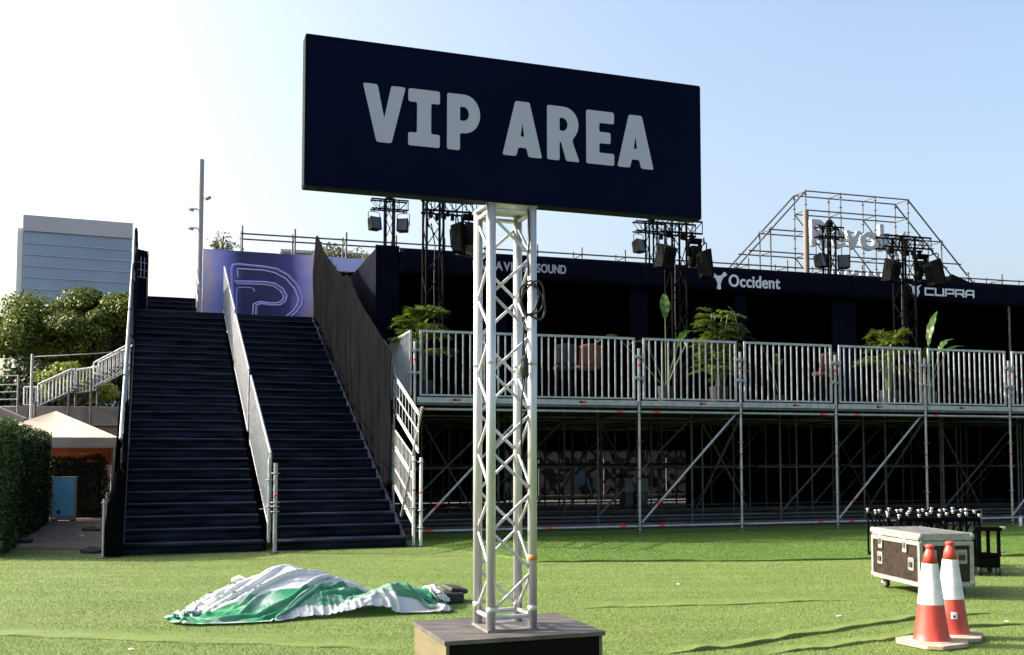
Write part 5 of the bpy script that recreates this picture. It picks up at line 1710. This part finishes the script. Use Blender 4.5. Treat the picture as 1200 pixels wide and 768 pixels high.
# ================================================================== BLACK TRUSS SECTIONS behind the case
chrome = mat('bright_coupler', (0.42, 0.42, 0.41), 0.25, 0.6, 0.1, 20)
def truss_section(label, x, y, rz, L_, hgt, wd):
    t = thing('truss_section', label, 'truss section', (x, y, 0.012), rz, 'black truss sections parked behind the flight case')
    hw_ = wd / 2
    n = 4
    for sx_ in (-1, 1):
        for zz in (0.16, hgt):
            rod('chord', (sx_ * hw_, -L_ / 2, zz), (sx_ * hw_, L_ / 2, zz), 0.025, blacksteel, t, 10)
    d = L_ / n
    for i in range(n + 1):
        y0 = -L_ / 2 + i * d
        for sx_ in (-1, 1):
            rod('upright', (sx_ * hw_, y0, 0.16), (sx_ * hw_, y0, hgt), 0.014, blacksteel, t, 8)
            c_ = rod('coupler', (sx_ * hw_, y0, hgt), (sx_ * hw_, y0, hgt + 0.04), 0.014, chrome, t, 10)
            rod('coupler_head', (sx_ * hw_, y0, hgt + 0.035), (sx_ * hw_, y0, hgt + 0.06), 0.022, chrome, c_, 10)
        rod('cross_bar', (-hw_, y0, hgt), (hw_, y0, hgt), 0.014, blacksteel, t, 8)
        rod('cross_bar', (-hw_, y0, 0.16), (hw_, y0, 0.16), 0.014, blacksteel, t, 8)
    for i in range(n):
        y0 = -L_ / 2 + i * d
        for sx_ in (-1, 1):
            s = 1 if (i % 2) else -1
            rod('brace', (sx_ * hw_, y0, 0.16 if s > 0 else hgt), (sx_ * hw_, y0 + d, hgt if s > 0 else 0.16), 0.011, blacksteel, t, 8)
        rod('brace', (-hw_, y0, hgt), (hw_, y0 + d, hgt), 0.011, blacksteel, t, 8)
    for sx_ in (-1, 1):
        for yy in (-L_ / 2 + 0.15, L_ / 2 - 0.15):
            rod('castor_fork', (sx_ * hw_, yy, 0.08), (sx_ * hw_, yy, 0.16), 0.012, blacksteel, t, 8)
            rod('wheel', (sx_ * hw_ - 0.02, yy, 0.05), (sx_ * hw_ + 0.02, yy, 0.05), 0.05, rubber, t, 14)
    for k in range(5):
        yy = -L_ / 2 + (k + 0.5) * L_ / 5
        b = MB(); b.box((0, yy, 0.30 + 0.02 * (k % 2)), (wd * 0.7, L_ / 6, 0.24)); b.build('lamp_unit', blacksteel, t, bevel=0.02)
    return t
truss_section('black truss section parked right behind the flight case', 5.30, 12.95, R(-84), 1.05, 0.68, 0.30)
truss_section('black truss section parked in the middle of its row', 5.36, 13.36, R(-82), 1.2, 0.70, 0.30)
truss_section('black truss section at the platform end of its row', 5.42, 13.78, R(-80), 1.25, 0.70, 0.30)
dl = thing('truss_dolly', 'low black dolly with slotted upright plate behind the flight case', 'dolly', (5.88, 12.85, 0.012), R(-10))
b = MB(); b.box((0, 0, 0.17), (0.28, 0.4, 0.16)); b.build('deck', blacksteel, dl, bevel=0.02)
for xx in (-0.12, 0.0, 0.12):
    blk('upright', (xx, -0.2, 0.40), (0.035, 0.04, 0.34), blacksteel, dl)
blk('top_bar', (0, -0.2, 0.565), (0.31, 0.06, 0.05), blacksteel, dl)
blk('mid_bar', (0, -0.2, 0.26), (0.28, 0.05, 0.03), blacksteel, dl)
for zz in (0.30, 0.58):
    rod('coupler', (0.14, -0.2, zz), (0.20, -0.2, zz), 0.02, chrome, dl, 10)
for sx_ in (-1, 1):
    for sy_ in (-1, 1):
        rod('wheel', (sx_ * 0.11 - 0.02, sy_ * 0.18, 0.05), (sx_ * 0.11 + 0.02, sy_ * 0.18, 0.05), 0.05, rubber, dl, 14)

# ================================================================== CRUMPLED TARPAULIN (draped sheet, settled by a small cloth solver)
def settle(nx, ny, Lx, Ly, sx, sy, lumps, seed, steps=110, iters=14, warp=None):
    r_ = np.random.default_rng(seed)
    gx, gy = np.meshgrid(np.linspace(-.5, .5, nx), np.linspace(-.5, .5, ny), indexing='ij')
    P_ = np.stack([gx * Lx * sx, gy * Ly * sy, np.full_like(gx, 0.35)], 2)
    if warp is not None:
        P_ = warp(P_, gx, gy)
    ph = r_.uniform(0, 6.28, 12); fr = r_.uniform(3, 16, 12); di = r_.uniform(0, 6.28, 12)
    for k in range(12):
        P_[:, :, 2] += 0.10 / (1 + fr[k] * 0.25) * np.sin(fr[k] * (P_[:, :, 0] * np.cos(di[k]) + P_[:, :, 1] * np.sin(di[k])) + ph[k])
    P_ += r_.normal(0, 0.004, P_.shape)
    dx, dy = Lx / (nx - 1), Ly / (ny - 1)
    def ground(p):
        h = np.full(p.shape[:2], 0.018)
        for (x, y, a, b_, th, hh_) in lumps:
            c, s = math.cos(th), math.sin(th)
            u = (p[:, :, 0] - x) * c + (p[:, :, 1] - y) * s
            v = -(p[:, :, 0] - x) * s + (p[:, :, 1] - y) * c
            h = np.maximum(h, hh_ * np.clip(1 - np.sqrt((u / a) ** 2 + (v / b_) ** 2), 0, 1) ** 0.8)
        return h
    Q = P_.copy()
    rest = [((1, 0), dx, 0.5), ((0, 1), dy, 0.5), ((1, 1), math.hypot(dx, dy), 0.35), ((1, -1), math.hypot(dx, dy), 0.35), ((3, 0), 3 * dx, 0.03), ((0, 3), 3 * dy, 0.03)]
    for stp in range(steps):
        Vv = (P_ - Q) * 0.90
        Vv[:, :, 2] -= 0.0022
        n = np.linalg.norm(Vv, axis=2, keepdims=True)
        Vv *= np.minimum(1, 0.02 / (n + 1e-9))
        Q = P_.copy()
        P_ = P_ + Vv
        for it in range(iters):
            for (a, b_), L0, k in rest:
                A = (slice(0, nx - a), slice(max(0, -b_), ny - max(0, b_)))
                B = (slice(a, nx), slice(max(0, b_), ny - max(0, -b_)))
                d = P_[B] - P_[A]
                l = np.linalg.norm(d, axis=2, keepdims=True) + 1e-9
                corr = d * (1 - L0 / l) * 0.5 * k
                if a == 3 or b_ == 3:
                    corr = np.where(l < L0 * 0.8, corr * 0.6, np.where(l > L0, corr, 0))
                P_[A] += corr
                P_[B] -= corr
            h = ground(P_)
            under = P_[:, :, 2] < h
            P_[:, :, 2] = np.where(under, h, P_[:, :, 2])
            P_[:, :, :2] = np.where(under[:, :, None], P_[:, :, :2] * 0.6 + Q[:, :, :2] * 0.4, P_[:, :, :2])
    return P_, gx + .5, gy + .5
def tarpmat():
    m = bpy.data.materials.new('green_white_tarpaulin')
    m.use_nodes = True
    N = m.node_tree.nodes; L = m.node_tree.links
    b = N['Principled BSDF']; out = N['Material Output']
    b.inputs['Roughness'].default_value = 0.28
    uv = N.new('ShaderNodeUVMap'); uv.uv_map = 'sheet'
    sp_ = N.new('ShaderNodeSeparateXYZ'); L.new(uv.outputs[0], sp_.inputs[0])
    nz = N.new('ShaderNodeTexNoise'); nz.inputs['Scale'].default_value = 5; L.new(uv.outputs[0], nz.inputs['Vector'])
    ad = N.new('ShaderNodeMath'); ad.operation = 'MULTIPLY_ADD'; ad.inputs[1].default_value = 0.14
    sk = N.new('ShaderNodeMath'); sk.operation = 'MULTIPLY_ADD'; sk.inputs[1].default_value = -0.14
    L.new(sp_.outputs[0], sk.inputs[0]); L.new(sp_.outputs[1], sk.inputs[2])
    sk2 = N.new('ShaderNodeMath'); sk2.operation = 'ADD'; sk2.inputs[1].default_value = 0.07
    L.new(sk.outputs[0], sk2.inputs[0])
    L.new(nz.outputs['Fac'], ad.inputs[0]); L.new(sk2.outputs[0], ad.inputs[2])
    rp = N.new('ShaderNodeValToRGB'); rp.color_ramp.interpolation = 'LINEAR'
    e = rp.color_ramp.elements
    W = (0.62, 0.64, 0.66, 1); G = (0.018, 0.22, 0.085, 1); G2 = (0.05, 0.30, 0.15, 1)
    e[0].position = 0.0; e[0].color = W
    e[1].position = 1.0; e[1].color = G
    for p, c in [(0.12, W), (0.13, G), (0.24, G2), (0.37, G), (0.38, W), (0.93, W), (0.94, G)]:
        x = e.new(p); x.color = c
    L.new(ad.outputs[0], rp.inputs[0])
    nz3 = N.new('ShaderNodeTexNoise'); nz3.inputs['Scale'].default_value = 7; nz3.inputs['Detail'].default_value = 6
    L.new(uv.outputs[0], nz3.inputs['Vector'])
    mk = N.new('ShaderNodeMapRange'); mk.inputs[1].default_value = 0.45; mk.inputs[2].default_value = 0.7; mk.inputs[4].default_value = 0.75
    L.new(nz3.outputs['Fac'], mk.inputs[0])
    milk = N.new('ShaderNodeMix'); milk.data_type = 'RGBA'; milk.inputs[7].default_value = (0.50, 0.56, 0.56, 1)
    L.new(mk.outputs[0], milk.inputs[0]); L.new(rp.outputs[0], milk.inputs[6])
    L.new(milk.outputs[2], b.inputs['Base Color'])
    vo = N.new('ShaderNodeTexVoronoi'); vo.feature = 'DISTANCE_TO_EDGE'; vo.inputs['Scale'].default_value = 9
    nz2 = N.new('ShaderNodeTexNoise'); nz2.inputs['Scale'].default_value = 4
    L.new(uv.outputs[0], nz2.inputs['Vector']); L.new(nz2.outputs['Color'], vo.inputs['Vector'])
    bp = N.new('ShaderNodeBump'); bp.inputs['Strength'].default_value = 0.5; bp.inputs['Distance'].default_value = 0.03
    L.new(vo.outputs['Distance'], bp.inputs['Height']); L.new(bp.outputs[0], b.inputs['Normal'])
    tr = N.new('ShaderNodeBsdfTranslucent'); L.new(rp.outputs[0], tr.inputs[0])
    mx = N.new('ShaderNodeMixShader'); mx.inputs[0].default_value = 0.22
    L.new(b.outputs[0], mx.inputs[1]); L.new(tr.outputs[0], mx.inputs[2]); L.new(mx.outputs[0], out.inputs[0])
    return m
def sheet_obj(name, P_, U, Vv, m, parent):
    nx, ny = P_.shape[:2]
    idx = np.arange(nx * ny).reshape(nx, ny)
    F = np.stack([idx[:-1, :-1], idx[1:, :-1], idx[1:, 1:], idx[:-1, 1:]], 2).reshape(-1, 4)
    o = soup(name, P_.reshape(-1, 3), F, m, parent)
    me = o.data
    uvl = me.uv_layers.new(name='sheet')
    uvs = np.stack([U.ravel(), Vv.ravel()], 1)[F.ravel()]
    uvl.data.foreach_set('uv', uvs.astype(np.float32).ravel())
    me.polygons.foreach_set('use_smooth', [True] * len(me.polygons))
    return o
tp = thing('tarpaulin', 'crumpled green and white tarpaulin heap lying on the lawn', 'tarpaulin', (-1.86, 9.9, 0.012), R(4))
lum = [(-0.28, 0.10, 0.95, 0.75, 0.2, 0.41), (0.72, -0.12, 0.75, 0.22, 0.55, 0.26), (1.15, 0.25, 0.40, 0.3, 0.2, 0.20), (-1.05, 0.40, 0.55, 0.22, 0.5, 0.18), (-0.5, -0.45, 0.8, 0.2, 0.1, 0.06)]
def wp(P_, gx, gy):
    P_[:, :, 1] += 0.35 * gx * 0.6 - 0.25 * (gx ** 2) * 2 + 0.1
    P_[:, :, 1] *= (1 - 0.7 * (np.abs(gx) * 2) ** 2.2)
    P_[:, :, 1] += 0.25 * np.sin(gx * 5 + 0.6)
    return P_
Pt, Ut, Vt = settle(140, 84, 3.15, 2.1, 0.80, 0.74, lum, 3, warp=wp)
tm = tarpmat()
sheet_obj('sheet', Pt, Ut, Vt, tm, tp)
bl = thing('black_offcut', 'small black folded offcut beside the tarpaulin end', 'offcut', (-0.62, 10.45, 0.012), R(15))
b = MB(); b.box((0, 0, 0.05), (0.22, 0.3, 0.1)); b.box((0.05, 0.03, 0.12), (0.2, 0.22, 0.05), Euler((0.1, 0.15, 0.3)).to_matrix()); b.build('fold', rubber, bl, bevel=0.02)

# ================================================================== LITTER
litm = [mat('white_litter', (0.6, 0.6, 0.57), 0.7), mat('brown_leaf_litter', (0.09, 0.06, 0.035), 0.8), mat('dark_scrap', (0.03, 0.03, 0.028), 0.8)]
def scrap(label, x, y, s, m, seed):
    r_ = np.random.default_rng(seed)
    b = MB()
    n = 9
    s3 = 0.25 if s < 0.1 else 1.0
    ring = [(s * (0.6 + 0.5 * r_.random()) * math.cos(6.28 * k / n), s * 0.6 * (0.6 + 0.5 * r_.random()) * math.sin(6.28 * k / n), (0.012 + 0.25 * s * r_.random()) * s3) for k in range(n)]
    b.add([(0, 0, (0.03 + 0.35 * s) * s3)] + ring + [(p[0] * .95, p[1] * .95, 0.0) for p in ring], [(0, 1 + k, 1 + (k + 1) % n) for k in range(n)] + [(1 + k, 1 + n + k, 1 + n + (k + 1) % n, 1 + (k + 1) % n) for k in range(n)] + [tuple(1 + n + k for k in reversed(range(n)))])
    o = b.build('litter', m)
    o.location = (x, y, 0.012)
    tag(o, label, 'litter')
scrap('flat white scrap on the lawn behind the tarpaulin', -3.2, 12.1, 0.12, litm[0], 1)
scrap('dark rag lying on the path by the hedge foot', -8.2, 17.3, 0.22, litm[2], 2)
scrap('dark scrap lying on the path before the gazebo', -8.1, 19.9, 0.20, litm[2], 3)
scrap('dark rag at the foot of the staircase wrap', -6.35, 15.55, 0.2, litm[2], 4)
scrap('pale scrap lying on the path before the gazebo', -7.85, 18.8, 0.08, litm[0], 5)
for i, (x, y) in enumerate([(2.2, 9.2), (-2.9, 7.9), (3.0, 9.5), (0.9, 7.4), (4.4, 9.2), (1.9, 11.8), (-4.4, 14.4), (-3.6, 15.2)]):
    scrap('tiny pale fleck of litter lying on the open lawn', x, y, 0.018 + 0.008 * (i % 3), litm[0] if i % 3 else mat('straw', (0.35, 0.30, 0.16), 0.8), 20 + i)
    C.objects[-1]['group'] = 'tiny flecks of litter on the lawn'
bo = thing('water_bottle', 'clear plastic water bottle standing by the platform base tube', 'bottle', FW(16.0 - 3.4, -0.5, 0.012), 0)
b = MB(); b.lathe([(0.03, 0), (0.034, 0.01), (0.034, 0.15), (0.014, 0.19), (0.014, 0.21)], 14); b.build('body', mat('clear_bottle', (0.5, 0.55, 0.6), 0.15, 0, 0.05), bo, smooth=True)
b = MB(); b.lathe([(0.016, 0.205), (0.016, 0.225)], 12); b.build('cap', mat('blue_cap', (0.05, 0.15, 0.4), 0.5), bo)
bk = thing('storage_trunk', 'low black trunk with pale edges behind the base tube', 'case', FW(12.0, 0.75, 0.012), FA)
b = MB(); b.box((0, 0, 0.15), (1.0, 0.5, 0.3)); b.build('body', blacksteel, bk)
for zz in (0.02, 0.29):
    beam('edge_profile', (-0.5, -0.255, zz), (0.5, -0.255, zz), 0.02, 0.025, alu_case, bk)
for xx in (-0.5, 0.5):
    beam('edge_profile', (xx, -0.255, 0.03), (xx, -0.255, 0.28), 0.02, 0.025, alu_case, bk)
